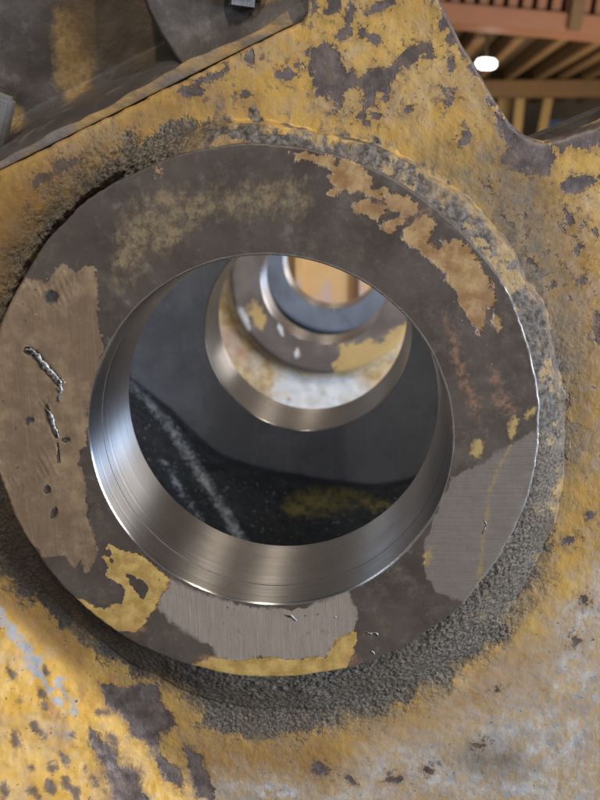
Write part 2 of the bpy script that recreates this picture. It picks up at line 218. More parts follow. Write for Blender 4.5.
   [(-25.5,127.6),(-5.6,126.4),(14.1,123.0),(37.7,117.9),(61.3,108.0),(81.2,92.4),(97.7,74.5),(110.6,54.3),(118.2,33.7),(121.9,12.4),(122.2,-5.1),(115.9,-5.1),(54.1,54.8),(-27.0,96.1)],
  ],
  'white': [
   [(144.4,-60.1),(135.1,-74.7),(127.4,-90.6),(115.0,-107.6),(97.3,-114.8),(81.8,-126.7),(70.6,-140.4),(49.6,-153.6),(33.0,-166.4),(23.2,-183.9),(-15.7,-173.9),(-33.1,-177.5),(-40.8,-195.3),(154.0,-189.8)],
  ],
  'grime_shade': [
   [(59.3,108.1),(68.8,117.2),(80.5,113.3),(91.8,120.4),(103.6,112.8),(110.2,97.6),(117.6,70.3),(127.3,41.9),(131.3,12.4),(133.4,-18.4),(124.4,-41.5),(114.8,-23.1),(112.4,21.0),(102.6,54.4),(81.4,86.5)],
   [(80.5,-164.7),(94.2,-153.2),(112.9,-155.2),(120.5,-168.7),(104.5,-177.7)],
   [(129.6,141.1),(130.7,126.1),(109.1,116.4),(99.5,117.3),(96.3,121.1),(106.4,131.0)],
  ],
  'brown': [
   [(-121.4,111.7),(-83.2,116.7),(-53.4,130.5),(-24.8,141.0),(-5.3,133.8),(-29.5,127.7),(-62.3,120.1),(-84.3,105.0),(-98.9,85.3),(-119.9,52.1),(-132.6,56.5)],
   [(-139.0,-71.8),(-110.1,-92.1),(-90.0,-110.1),(-95.8,-125.6),(-117.7,-104.1),(-138.9,-87.5)],
   [(-49.2,-155.4),(-20.2,-162.8),(23.5,-155.6),(28.1,-183.7),(-16.3,-191.3),(-45.4,-175.1)],
   [(61.1,113.7),(76.5,117.1),(92.7,97.9),(111.5,74.3),(119.3,42.0),(127.8,3.7),(140.7,-32.0),(133.0,74.1),(115.9,97.5),(99.6,116.6)],
  ],
  'rustf': [
   [(-47.8,-130.5),(-32.1,-154.8),(-5.5,-159.4),(23.5,-149.0),(56.5,-138.2),(81.8,-126.7),(88.3,-115.0),(119.1,-99.9),(122.7,-125.5),(84.6,-142.6),(56.7,-151.7),(33.0,-160.9),(23.3,-175.3),(-10.8,-173.8),(-32.8,-171.7),(-49.1,-152.6)],
   [(-100.2,113.2),(-61.7,128.5),(-33.2,132.7),(-1.4,133.7),(-5.5,128.3),(-41.8,123.5),(-75.5,110.8),(-93.5,97.3),(-112.7,77.3),(-125.6,77.4)],
   [(-139.0,-71.8),(-110.4,-94.8),(-92.2,-107.5),(-97.9,-118.2),(-117.7,-101.9),(-139.0,-85.3)],
  ],
 },
 'gouge': [
   [(-99.8,37.8),(-97.2,37.8),(-94.9,36.2),(-92.4,32.0),(-90.1,29.0),(-87.8,26.5),(-86.0,23.5),(-86.3,20.1),(-87.6,15.8)],
   [(-93.0,12.8),(-91.5,10.2),(-91.0,7.1),(-90.0,3.7),(-89.0,0.1)],
   [(39.9,-88.0),(42.5,-88.9),(44.7,-88.3),(45.6,-90.3)],
   [(4.6,-80.5),(7.2,-80.9),(10.2,-83.3)],
   [(88.7,-34.4),(90.0,-36.7),(89.3,-39.4),(88.2,-42.1)],
   [(42.6,-97.2),(44.3,-99.1)],
   [(-3.2,-77.2),(-1.5,-77.7)],
   [(26.4,-81.0),(28.2,-81.4)],
 ],
 'top': [
   (-172.8,83.9),
   (-109.0,109.9),
   (-65.8,128.0),
   (-24.6,145.3),
   (11.0,160.5),
   (15.6,162.1),
   (17.9,165.5),
   (19.3,182.7),
   (21.3,192.7),
   (54.2,191.5),
   (66.8,169.1),
   (76.2,152.5),
   (84.9,138.8),
   (92.6,127.4),
   (96.2,122.5),
   (100.2,119.5),
   (104.5,117.2),
   (109.5,116.4),
   (114.7,117.3),
   (122.2,119.4),
   (129.5,122.1),
   (143.9,127.9),
 ],
 'bracket_edge': [
   (-55.9,201.5),
   (-53.2,178.5),
   (-50.7,170.6),
   (-45.7,160.6),
   (-39.2,152.0),
   (-31.4,142.1),
 ],
 'lug2': {
  'streak': [
   [(-142.6,-36.6),(-126.7,-52.2),(-108.8,-78.4),(-90.8,-111.2),(-74.6,-140.5),(-61.2,-167.7),(-53.8,-185.0),(-47.1,-181.3),(-54.7,-163.9),(-68.2,-136.5),(-84.5,-107.2),(-102.7,-74.3),(-121.1,-47.4),(-137.5,-31.3)],
   [(-115.9,-101.5),(-105.1,-122.3),(-86.6,-156.2),(-85.2,-155.3),(-103.6,-121.4),(-114.5,-100.6)],
  ],
  'moss': [
   [(-25.1,-142.3),(-8.9,-127.8),(14.8,-121.0),(34.3,-122.5),(50.0,-130.7),(65.6,-137.2),(53.9,-144.0),(30.4,-137.5),(14.6,-143.6),(-9.3,-148.1)],
   [(43.7,-129.0),(38.7,-133.8),(26.5,-135.9),(14.2,-134.0),(9.2,-129.3),(14.3,-124.6),(26.5,-122.5),(38.7,-124.4)],
  ],
 },
 'lug3': {
  'yel': [
   [(7.0,-116.5),(13.1,-82.8),(33.0,-74.6),(62.0,-71.2),(96.3,-50.3),(108.0,-59.7),(85.4,-95.0),(38.8,-114.1)],
   [(-73.2,-38.8),(-71.6,-52.2),(-74.9,-58.9),(-81.2,-55.1),(-86.8,-42.9),(-88.3,-29.6),(-84.9,-23.0),(-78.7,-26.8)],
  ],
  'white': [
   [(-61.3,-23.9),(-57.2,-44.9),(-54.2,-66.1),(-50.7,-65.5),(-53.7,-44.2),(-57.9,-23.1)],
   [(-91.5,-44.9),(-89.6,-58.4),(-94.7,-66.5),(-103.7,-64.2),(-111.4,-53.0),(-113.2,-39.5),(-108.1,-31.6),(-99.2,-33.8)],
   [(-32.8,-85.0),(-33.6,-89.2),(-35.3,-91.0),(-36.9,-89.2),(-37.5,-85.0),(-36.7,-80.8),(-35.0,-79.0),(-33.4,-80.8)],
  ],
  'pwhite': [
   [(-81.3,-173.4),(-70.2,-129.2),(-45.5,-113.1),(2.8,-118.1),(38.8,-120.7),(50.9,-141.8),(26.7,-173.2)],
  ],
  'pred': [
   [(-109.7,-71.1),(-112.8,-78.0),(-119.7,-80.8),(-126.5,-77.9),(-129.0,-71.0),(-125.9,-64.1),(-118.9,-61.4),(-112.2,-64.2)],
   [(-98.2,-88.3),(-100.4,-92.6),(-105.7,-94.4),(-110.8,-92.6),(-112.7,-88.2),(-110.4,-83.9),(-105.2,-82.1),(-100.1,-83.9)],
  ],
 },
 'lug2_rim': [
   (0.0,125.0),
   (90.0,125.0),
   (150.0,150.0),
   (194.3,137.0),
   (200.9,127.4),
   (209.6,118.5),
   (221.5,115.5),
   (233.6,115.9),
   (242.9,112.7),
   (252.1,110.4),
   (266.2,109.9),
   (281.4,116.6),
   (291.9,126.5),
   (304.0,135.5),
   (314.5,139.5),
   (360.0,125.0),
 ],
 'ear': [
   [(104.8,106.4),(125.1,120.5),(132.6,126.1),(139.5,128.5),(148.2,131.4),(157.9,135.2),(166.4,138.4),(179.3,143.6),(193.3,148.9),(197.6,95.8)],
 ],
}

# ------------------------------------------------------------------ numpy helpers
def hash2(ix, iy, seed):
    n = (ix.astype(np.int64) * 374761393 + iy.astype(np.int64) * 668265263 + seed * 974634777) & 0xffffffff
    n = ((n ^ (n >> 13)) * 1274126177) & 0xffffffff
    return ((n ^ (n >> 16)) & 0xffff) / 65535.0
def vnoise(x, y, seed=0):
    ix = np.floor(x); iy = np.floor(y); fx = x - ix; fy = y - iy
    fx = fx * fx * (3 - 2 * fx); fy = fy * fy * (3 - 2 * fy)
    a = hash2(ix, iy, seed); b = hash2(ix + 1, iy, seed); c = hash2(ix, iy + 1, seed); d = hash2(ix + 1, iy + 1, seed)
    return (a * (1 - fx) + b * fx) * (1 - fy) + (c * (1 - fx) + d * fx) * fy
def fbm(x, y, oct=4, seed=0):
    s = 0; a = 0.5; t = 0
    for k in range(oct):
        s = s + a * vnoise(x, y, seed + k * 17); t += a; x = x * 2.03 + 11.3; y = y * 2.03 + 5.7; a *= 0.5
    return s / t
CAP = 12.0
def sdf(polys, X, Z):
    """signed distance in mm to the union of polygons, + inside, clamped"""
    out = np.full(X.shape, -CAP)
    for poly in polys:
        P = np.array(poly); lo = P.min(0) - CAP; hi = P.max(0) + CAP
        m = (X > lo[0]) & (X < hi[0]) & (Z > lo[1]) & (Z < hi[1])
        if not m.any(): continue
        x = X[m]; z = Z[m]; d = np.full(x.shape, 1e9); ins = np.zeros(x.shape, bool)
        for (ax, az), (bx, bz) in zip(P, np.roll(P, -1, 0)):
            ex, ez = bx - ax, bz - az; L = ex * ex + ez * ez + 1e-9
            t = np.clip(((x - ax) * ex + (z - az) * ez) / L, 0, 1)
            d = np.minimum(d, (x - ax - t * ex) ** 2 + (z - az - t * ez) ** 2)
            if az != bz:
                ins ^= ((az > z) != (bz > z)) & (x < (bx - ax) * (z - az) / (bz - az) + ax)
        d = np.sqrt(d); d = np.where(ins, d, -d)
        out[m] = np.maximum(out[m], np.clip(d, -CAP, CAP))
    return out
def sstep(a, b, x):
    t = np.clip((x - a) / (b - a), 0, 1); return t * t * (3 - 2 * t)

# ------------------------------------------------------------------ object helpers
def link(name, mesh, mat=None, parent=None):
    o = bpy.data.objects.new(name, mesh); scene.collection.objects.link(o)
    if mat: mesh.materials.clear(); mesh.materials.append(mat)
    if parent: o.parent = parent
    return o
def empty(name, label, cat, group=None, loc=(0, 0, 0)):
    o = bpy.data.objects.new(name, None); scene.collection.objects.link(o); o.location = loc
    o.empty_display_size = 0.01
    return tag(o, label, cat, group)
def tag(o, label, cat, group=None):
    o['label'] = label; o['category'] = cat
    if group: o['group'] = group
    return o
def grid_mesh(name, X, Y, Z, wrap=False, attrs=None, smooth=True):
    """2-D arrays in mm -> mesh in metres, optional closed second axis"""
    nr, nc = X.shape
    co = np.stack([X, Y, Z], -1).reshape(-1, 3) / 1000.0
    i = np.arange(nr - 1)[:, None]; j = np.arange(nc if wrap else nc - 1)[None, :]; j2 = (j + 1) % nc
    q = np.stack(np.broadcast_arrays(i * nc + j, i * nc + j2, (i + 1) * nc + j2, (i + 1) * nc + j), -1).reshape(-1, 4)
    me = bpy.data.meshes.new(name); me.vertices.add(len(co)); me.vertices.foreach_set('co', co.ravel())
    me.loops.add(q.size); me.loops.foreach_set('vertex_index', q.ravel().astype(np.int32))
    me.polygons.add(len(q)); me.polygons.foreach_set('loop_start', np.arange(0, q.size, 4, dtype=np.int32))
    me.polygons.foreach_set('use_smooth', np.full(len(q), smooth))
    me.update(calc_edges=True)
    for k, v in (attrs or {}).items():
        a = me.attributes.new(k, 'FLOAT', 'POINT'); a.data.foreach_set('value', np.asarray(v, np.float32).ravel())
    return me
def lathe(name, prof, n=256, attrs=None, smooth=True, a0=0):
    """profile [(r, y) mm] round the Y axis"""
    p = np.array(prof, float); t = np.linspace(0, 2 * PI, n, endpoint=False) + a0
    return grid_mesh(name, p[:, :1] * np.cos(t), np.repeat(p[:, 1:2], n, 1), p[:, :1] * np.sin(t), True, attrs, smooth)
def box_mesh(name, sx, sy, sz, bev=0.0):
    import bmesh
    bm = bmesh.new(); bmesh.ops.create_cube(bm, size=1.0)
    bmesh.ops.scale(bm, vec=(sx, sy, sz), verts=bm.verts)
    if bev: bmesh.ops.bevel(bm, geom=list(bm.edges), offset=bev, segments=2, affect='EDGES')
    me = bpy.data.meshes.new(name); bm.to_mesh(me); bm.free(); return me

# ------------------------------------------------------------------ material helpers
class NT:
    def __init__(s, name):
        s.m = bpy.data.materials.new(name); s.m.use_nodes = True; s.t = s.m.node_tree; s.t.nodes.clear()
        s.out = s.n('ShaderNodeOutputMaterial'); s.b = s.n('ShaderNodeBsdfPrincipled')
        s.t.links.new(s.b.outputs[0], s.out.inputs[0]); s.co = s.n('ShaderNodeTexCoord').outputs['Object']
    def n(s, typ, **kw):
        x = s.t.nodes.new(typ)
        for k, v in kw.items(): setattr(x, k, v)
        return x
    def put(s, sock, v):
        if isinstance(v, bpy.types.NodeSocket): s.t.links.new(v, sock)
        elif v is not None:
            if sock.type == 'RGBA' and len(v) == 3: v = (*v, 1)
            sock.default_value = v
    def math(s, op, a, b=None, c=None, clamp=False):
        x = s.n('ShaderNodeMath', operation=op, use_clamp=clamp)
        for i, v in enumerate((a, b, c)):
            if v is not None: s.put(x.inputs[i], v)
        return x.outputs[0]
    def attr(s, name): return s.n('ShaderNodeAttribute', attribute_name=name).outputs['Fac']
    def map(s, scale, rot=(0, 0, 0)):
        x = s.n('ShaderNodeMapping'); s.put(x.inputs['Vector'], s.co); x.inputs['Scale'].default_value = scale; x.inputs['Rotation'].default_value = rot
        return x.outputs[0]
    def noise(s, scale, detail=4, rough=0.55, vec=None, dist=0.0):
        x = s.n('ShaderNodeTexNoise'); s.put(x.inputs['Vector'], vec or s.co)
        x.inputs['Scale'].default_value = scale; x.inputs['Detail'].default_value = detail
        x.inputs['Roughness'].default_value = rough; x.inputs['Distortion'].default_value = dist
        return x.outputs['Fac']
    def voro(s, scale, vec=None, feature='F1'):
        x = s.n('ShaderNodeTexVoronoi', feature=feature); s.put(x.inputs['Vector'], vec or s.co); x.inputs['Scale'].default_value = scale
        return x.outputs['Distance']
    def ramp(s, v, lo, hi, a=0.0, b=1.0):
        x = s.n('ShaderNodeMapRange', interpolation_type='SMOOTHSTEP'); s.put(x.inputs[0], v)
        for i, q in enumerate((lo, hi, a, b)): s.put(x.inputs[i + 1], q)
        return x.outputs[0]
    def mix(s, f, a, b, mode='MIX'):
        x = s.n('ShaderNodeMix', data_type='RGBA', blend_type=mode); s.put(x.inputs[0], f); s.put(x.inputs[6], a); s.put(x.inputs[7], b)
        return x.outputs[2]
    def mixf(s, f, a, b):
        x = s.n('ShaderNodeMix', data_type='FLOAT'); s.put(x.inputs[0], f); s.put(x.inputs[2], a); s.put(x.inputs[3], b)
        return x.outputs[0]
    def mask(s, name, amp, w, nz, feather=5.0):
        """ragged-edged mask from a signed distance attribute (mm) and noise; crisp in places, feathered in others"""
        if not hasattr(s, 'fth'): s.fth = s.ramp(s.noise(38, 3), .42, .62)
        d = s.math('ADD', s.attr(name), s.math('MULTIPLY', s.math('SUBTRACT', nz, 0.5), amp * 2.6))
        return s.ramp(s.math('DIVIDE', d, s.mixf(s.fth, w, w * feather)), -1, 1)
    def bump(s, h, strength, dist, base=None):
        x = s.n('ShaderNodeBump'); s.put(x.inputs['Height'], h); x.inputs['Strength'].default_value = strength
        x.inputs['Distance'].default_value = dist
        if base is not None: s.put(x.inputs['Normal'], base)
        return x.outputs[0]
    def set(s, **kw):
        for k, v in kw.items(): s.put(s.b.inputs[k.replace('_', ' ')], v)
        return s.m

def mat_plain(name, col, rough=0.6, metal=0.0, var=0.25, scale=20, bump=0.0):
    t = NT(name); n = t.noise(scale, 5)
    c = t.mix(n, tuple(x * (1 - var) for x in col), tuple(min(1, x * (1 + var)) for x in col))
    kw = dict(Base_Color=c, Roughness=t.ramp(n, 0.2, 0.8, max(0.05, rough - 0.12), min(1, rough + 0.12)), Metallic=metal)
    if bump: kw['Normal'] = t.bump(n, bump, 0.004)
    return t.set(**kw)

def mat_plate():
    t = NT('weathered_yellow_paint')
    n1 = t.noise(35, 4); n2 = t.noise(140, 4, 0.6); n3 = t.noise(420, 4, 0.6); n4 = t.noise(900, 3, .6); big = t.noise(11, 4)
    streak = t.noise(60, 5, 0.6, t.map((1.0, 1, 0.35), (0, math.radians(-40), 0)))
    orange = t.noise(420, 3, 0.5, t.map((1.0, 1, 0.55), (0, math.radians(-25), 0)))
    c = t.mix(t.ramp(n1, .3, .7), (0.34, 0.192, 0.040), (0.43, 0.265, 0.068))
    c = t.mix(t.ramp(n2, .45, .75, 0, .55), c, (0.30, 0.185, 0.06))
    c = t.mix(t.ramp(streak, .52, .72, 0, .5), c, (0.27, 0.19, 0.085))
    c = t.mix(t.ramp(t.math('ADD', t.math('MULTIPLY', big, .6), t.math('MULTIPLY', n2, .4)), .47, .62, 0, .62), c, (0.215, 0.135, 0.052))
    bs = t.ramp(t.math('ADD', t.attr('brown'), t.math('MULTIPLY', t.math('SUBTRACT', n1, .5), 22)), -9, 9)
    c = t.mix(t.math('MULTIPLY', bs, t.ramp(n3, .3, .65, .45, .9)), c, t.mix(n2, (0.14, 0.075, 0.024), (0.25, 0.135, 0.035)))
    # the shoulder keeps a cleaner, oranger coat
    sh = t.ramp(t.attr('shoulder'), -1, 5)
    c = t.mix(sh, c, t.mix(t.ramp(n1, .35, .65), (0.44, 0.245, 0.042), (0.50, 0.315, 0.09)))
    c = t.mix(t.math('MULTIPLY', sh, t.ramp(n2, .56, .72, 0, .7)), c, (0.42, 0.28, 0.12))
    c = t.mix(t.math('MULTIPLY', sh, t.ramp(streak, .50, .66, 0, .8)), c, (0.26, 0.125, 0.04))
    # thin grey weathering
    wm = t.mask('white', 13, 8, t.noise(45, 4, .65))
    wm = t.math('MULTIPLY', wm, t.ramp(t.noise(150, 5, .78, None, .6), .39, .58))
    c = t.mix(t.ramp(t.attr('white'), -10, 9, 0, .72), c, t.mix(n1, (0.28, 0.20, 0.115), (0.36, 0.28, 0.19)))
    wc = t.mix(t.ramp(n2, .35, .65), (0.215, 0.208, 0.208), (0.37, 0.352, 0.335))
    c = t.mix(t.math('MULTIPLY', wm, .85), c, wc)
    # rust fringe
    rm = t.mask('rustf', 14, 7, t.noise(60, 4, .65))
    c = t.mix(t.math('MULTIPLY', rm, t.ramp(n2, .35, .65, .5, .95)), c, t.mix(n3, (0.13, 0.085, 0.045), (0.32, 0.165, 0.04)))
    # grime, plus the soft upper-right shade painted into its colour
    gm = t.ramp(t.math('ADD', t.attr('grime_shade'), t.math('MULTIPLY', t.math('SUBTRACT', n1, .5), 16)), -10, 12)
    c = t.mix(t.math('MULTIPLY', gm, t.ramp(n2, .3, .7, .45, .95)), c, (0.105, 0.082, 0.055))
    # blue-grey scraped streaks
    bm_ = t.mask('blu', 5, .7, n2)
    c = t.mix(t.math('MULTIPLY', bm_, t.ramp(n3, .3, .6, .4, 1)), c, (0.24, 0.245, 0.26))
    # chips through to bare steel
    chipn = t.noise(120, 5, .74, None, .3)
    ch = t.mask('chip', 5.5, .14, chipn)
    sc = t.mask('schip', 5.0, .6, chipn)
    sp = t.ramp(t.math('ADD', t.attr('spot'), t.math('MULTIPLY', t.math('SUBTRACT', chipn, .5), 10)), -1.6, .8)
    c = t.mix(t.math('MULTIPLY', sp, .9), c, t.mix(n3, (0.050, 0.034, 0.028), (0.115, 0.082, 0.068)))
    speck = t.math('MULTIPLY', t.ramp(t.noise(300, 4, .55), .690, .705), t.ramp(t.noise(45, 3), .42, .55))
    sat = t.math('MULTIPLY', t.ramp(t.attr('chip'), -7.5, -.5), t.ramp(t.noise(380, 3, .6), .60, .615))
    pin = t.math('MAXIMUM', t.ramp(t.noise(620, 2, .5), .715, .73), sat)
    chips = t.math('MAXIMUM', t.math('MAXIMUM', ch, sc), t.math('MAXIMUM', speck, t.math('MULTIPLY', pin, .8)))
    halo = t.math('MULTIPLY', t.ramp(t.math('ADD', t.math('MAXIMUM', t.attr('chip'), t.attr('schip')), t.math('MULTIPLY', t.math('SUBTRACT', chipn, .5), 16)), -4.5, .5), .75)
    c = t.mix(t.math('MULTIPLY', halo, t.ramp(n3, .35, .6, .25, .9)), c, (0.175, 0.100, 0.038))
    chc = t.mix(t.ramp(n2, .35, .65), (0.070, 0.052, 0.045), (0.128, 0.098, 0.086))
    chc = t.mix(t.ramp(n1, .52, .66, 0, .6), chc, (0.130, 0.080, 0.050))
    chc = t.mix(t.ramp(n3, .62, .75, 0, .5), chc, (0.26, 0.24, 0.235))
    c = t.mix(chips, c, chc)
    # weld bead, half bare and half painted
    bead = t.mask('bead', 12, 1.6, n2)
    bch = t.ramp(t.noise(75, 5, .68), .42, .47)
    bc = t.mix(bch, t.mix(n2, (0.19, 0.125, 0.058), (0.285, 0.20, 0.10)), t.mix(t.ramp(n3, .35, .65), (0.045, 0.037, 0.031), (0.135, 0.115, 0.096)))
    c = t.mix(bead, c, bc)
    # gritty weld scale
    gr = t.mask('grit', 13, 2.6, t.noise(110, 5, .72))
    gr = t.math('MULTIPLY', gr, t.math('SUBTRACT', 1, bead))
    gc = t.mix(t.ramp(n4, .35, .68), (0.046, 0.037, 0.029), (0.165, 0.138, 0.106))
    gc = t.mix(t.ramp(t.noise(24, 5, .7), .44, .62, 0, .8), gc, t.mix(n3, (0.055, 0.042, 0.030), (0.13, 0.098, 0.062)))
    gc = t.mix(t.math('MULTIPLY', t.ramp(t.attr('leftdark'), 0, 1), .6), gc, (0.050, 0.042, 0.036))
    c = t.mix(gr, c, gc)
    paint_left = t.math('SUBTRACT', 1, t.math('MAXIMUM', chips, gr))
    grain = t.math('ADD', t.noise(480, 3, .7), t.math('MULTIPLY', t.voro(420), -.6))
    h = t.math('MULTIPLY', paint_left, 0.00042)
    h = t.math('ADD', h, t.math('MULTIPLY', t.math('MULTIPLY', orange, t.math('SUBTRACT', 1, gr)), t.ramp(big, .38, .62, .00008, .00042)))
    h = t.math('ADD', h, t.math('MULTIPLY', t.math('MULTIPLY', grain, t.math('MAXIMUM', t.math('MULTIPLY', gr, t.ramp(t.noise(60, 3), .35, .65, .35, 1.1)), t.math('MULTIPLY', bead, .40))), .0013))
    h = t.math('ADD', h, t.math('MULTIPLY', n4, .00012))
    nrm = t.bump(h, 1.0, 1.0)
    rough = t.mixf(chips, t.ramp(n2, .3, .7, .42, .66), .5)
    rough = t.mixf(t.math('MAXIMUM', gr, bead), rough, .66)
    return t.set(Base_Color=c, Roughness=rough, Metallic=t.math('MULTIPLY', chips, .25), Normal=nrm, Specular_IOR_Level=t.mixf(t.math('MAXIMUM', gr, bead), .4, .15))

def mat_boss():
    t = NT('boss_face_steel')
    n1 = t.noise(40, 4); n2 = t.noise(150, 4, .62); n3 = t.noise(480, 4, .6); edge = t.noise(170, 5, .68, None, .3); big = t.noise(16, 4)
    c = t.mix(t.ramp(n1, .3, .7), (0.043, 0.031, 0.023), (0.072, 0.053, 0.040))
    c = t.mix(t.ramp(n2, .56, .76, 0, .55), c, (0.135, 0.113, 0.094))
    sn = t.noise(1, 4, .7, t.map((190, 50, 90), (0, math.radians(-18), 0)))
    st = t.ramp(t.math('ADD', t.attr('stain'), t.math('MULTIPLY', t.math('SUBTRACT', sn, .5), 24)), -3.5, 3.5)
    c = t.mix(t.ramp(t.noise(70, 4, .7), .52, .68, 0, .4), c, (0.125, 0.092, 0.062))
    c = t.mix(t.math('MULTIPLY', st, t.ramp(t.noise(210, 4, .75), .38, .62, .08, .8)), c, (0.20, 0.145, 0.075))
    oc = t.mask('och', 4.2, .16, edge)
    c = t.mix(oc, c, t.mix(t.ramp(n2, .35, .65), (0.20, 0.105, 0.042), (0.32, 0.205, 0.088)))
    ru = t.ramp(t.math('ADD', t.attr('rust_shade'), t.math('MULTIPLY', t.math('SUBTRACT', n2, .5), 12)), -2.5, 4.0)
    ru = t.math('MULTIPLY', ru, t.ramp(t.noise(300, 4, .7), .40, .60, .15, 1))
    # ground-bright zones: fine grinder lines
    lines = t.mixf(t.ramp(t.attr('dull'), .3, .7), t.noise(1, 3, .6, t.map((1300, 50, 60), (0, math.radians(10), 0))), t.noise(1, 3, .6, t.map((45, 50, 1100), (0, math.radians(-14), 0))))
    lines2 = t.noise(1, 4, .6, t.map((70, 50, 1400), (0, math.radians(14), 0)))
    rip = t.n('ShaderNodeTexWave', wave_type='BANDS', bands_direction='X')
    t.put(rip.inputs['Vector'], t.map((1, 1, 1), (0, math.radians(22), 0))); rip.inputs['Scale'].default_value = 120; rip.inputs['Distortion'].default_value = 3
    tn = t.mask('tan', 3.5, .22, t.noise(220, 5, .6))
    tc = t.mix(t.ramp(n1, .35, .65), (0.325, 0.218, 0.125), (0.43, 0.300, 0.172))
    tc = t.mix(t.ramp(t.math('ADD', t.math('MULTIPLY', big, .65), t.math('MULTIPLY', n2, .35)), .42, .60), (0.225, 0.150, 0.090), tc)
    tc = t.mix(t.ramp(t.noise(1, 3, .6, t.map((900, 50, 35), (0, math.radians(18), 0))), .52, .68, 0, .2), tc, (0.46, 0.34, 0.22))
    tc = t.mix(t.ramp(lines2, .45, .7, 0, .30), tc, (0.24, 0.17, 0.105))
    c = t.mix(tn, c, tc)
    c = t.mix(t.math('MULTIPLY', ru, t.math('SUBTRACT', 1, t.math('MULTIPLY', tn, .6))), c, t.mix(n3, (0.125, 0.058, 0.036), (0.205, 0.118, 0.062)))
    gy = t.mask('gry', 2.6, .45, t.noise(1, 5, .65, t.map((260, 50, 120), (0, math.radians(10), 0))))
    gcol = t.mix(t.ramp(lines, .3, .7), (0.315, 0.250, 0.200), (0.375, 0.302, 0.245))
    gcol = t.mix(t.ramp(n2, .60, .74, 0, .5), gcol, (0.13, 0.105, 0.085))
    gcol = t.mix(t.ramp(lines, .60, .72, 0, .5), gcol, (0.42, 0.38, 0.34))
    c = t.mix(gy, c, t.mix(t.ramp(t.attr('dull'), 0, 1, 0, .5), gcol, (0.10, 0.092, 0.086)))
    ye = t.math('MULTIPLY', t.mask('yel', 2.6, .15, edge), t.math('SUBTRACT', 1, t.mask('yhole', 2.4, .15, edge)))
    c = t.mix(ye, c, t.mix(t.ramp(n2, .35, .65), (0.27, 0.165, 0.045), (0.40, 0.260, 0.082)))
    c = t.mix(t.math('MULTIPLY', ru, t.math('MULTIPLY', ye, .75)), c, (0.27, 0.11, 0.045))
    th_ = t.ramp(t.math('ADD', t.attr('ythin'), t.math('MULTIPLY', t.math('SUBTRACT', n3, .5), 6)), -.9, 1.2)
    c = t.mix(t.math('MULTIPLY', th_, .75), c, (0.38, 0.265, 0.09))
    pt = t.mask('pit', 1.0, .2, n2)
    c = t.mix(pt, c, (0.07, 0.062, 0.056))
    # fine dark specks and pale nicks
    c = t.mix(t.ramp(t.noise(330, 3, .5), .70, .72, 0, .7), c, (0.05, 0.042, 0.036))
    c = t.mix(t.ramp(t.noise(520, 2, .5), .765, .775, 0, .8), c, (0.42, 0.40, 0.37))
    rim = t.attr('rim')                                  # worn bright corner
    rm = t.ramp(t.math('ADD', rim, t.math('MULTIPLY', t.math('SUBTRACT', t.noise(130, 4), .5), 1.2)), .35, .6)
    c = t.mix(t.math('MULTIPLY', rm, .7), c, (0.33, 0.31, 0.29))
    bare = t.math('MAXIMUM', tn, gy)
    h = t.math('ADD', t.math('MULTIPLY', bare, -.00005), t.math('MULTIPLY', t.math('MAXIMUM', ye, oc), .0002))
    h = t.math('ADD', h, t.math('MULTIPLY', t.math('MULTIPLY', lines, gy), .00010))
    h = t.math('ADD', h, t.math('MULTIPLY', t.math('MULTIPLY', rip.outputs['Fac'], t.math('MULTIPLY', tn, t.ramp(n1, .54, .64))), .00012))
    h = t.math('ADD', h, t.math('MULTIPLY', pt, -.0005))
    h = t.math('ADD', h, t.math('MULTIPLY', n3, .00010))
    nrm = t.bump(h, 1.0, 1.0)
    rough = t.mixf(bare, t.ramp(n2, .3, .7, .38, .56), t.ramp(n2, .3, .7, .27, .42))
    return t.set(Base_Color=c, Roughness=rough, Metallic=t.math('MAXIMUM', t.math('MULTIPLY', bare, .45), t.math('MULTIPLY', rm, .7)), Normal=nrm)

def mat_bore():
    t = NT('machined_bore_steel')
    tg = t.n('ShaderNodeTangent', direction_type='RADIAL', axis='Y').outputs[0]
    band = t.noise(1, 4, .7, t.map((6, 900, 6))); n1 = t.noise(60, 4)
    c = t.mix(t.ramp(band, .35, .65), (0.46, 0.425, 0.395), (0.53, 0.495, 0.465))
    c = t.mix(t.ramp(t.noise(500, 3), .70, .73, 0, .5), c, (0.2, 0.18, 0.16))
    sm = t.noise(1, 4, .65, t.map((30, 14, 30)))
    c = t.mix(t.ramp(sm, .50, .70, 0, .35), c, (0.30, 0.255, 0.215))
    gv = t.ramp(t.math('ADD', t.attr('groove'), t.math('MULTIPLY', t.math('SUBTRACT', n1, .5), .9)), .38, .75)
    c = t.mix(t.ramp(t.noise(1, 3, .6, t.map((5, 2600, 5))), .55, .75, 0, .22), c, (0.33, 0.30, 0.275))
    c = t.mix(t.math('MULTIPLY', gv, .9), c, (0.05, 0.042, 0.036))
    return t.set(Base_Color=c, Metallic=t.math('SUBTRACT', 1, gv), Roughness=t.ramp(t.math('ADD', t.math('MULTIPLY', band, .6), t.math('MULTIPLY', sm, .4)), .38, .62, .285, .325), Anisotropic=1.0, Anisotropic_Rotation=0.25, Tangent=tg)

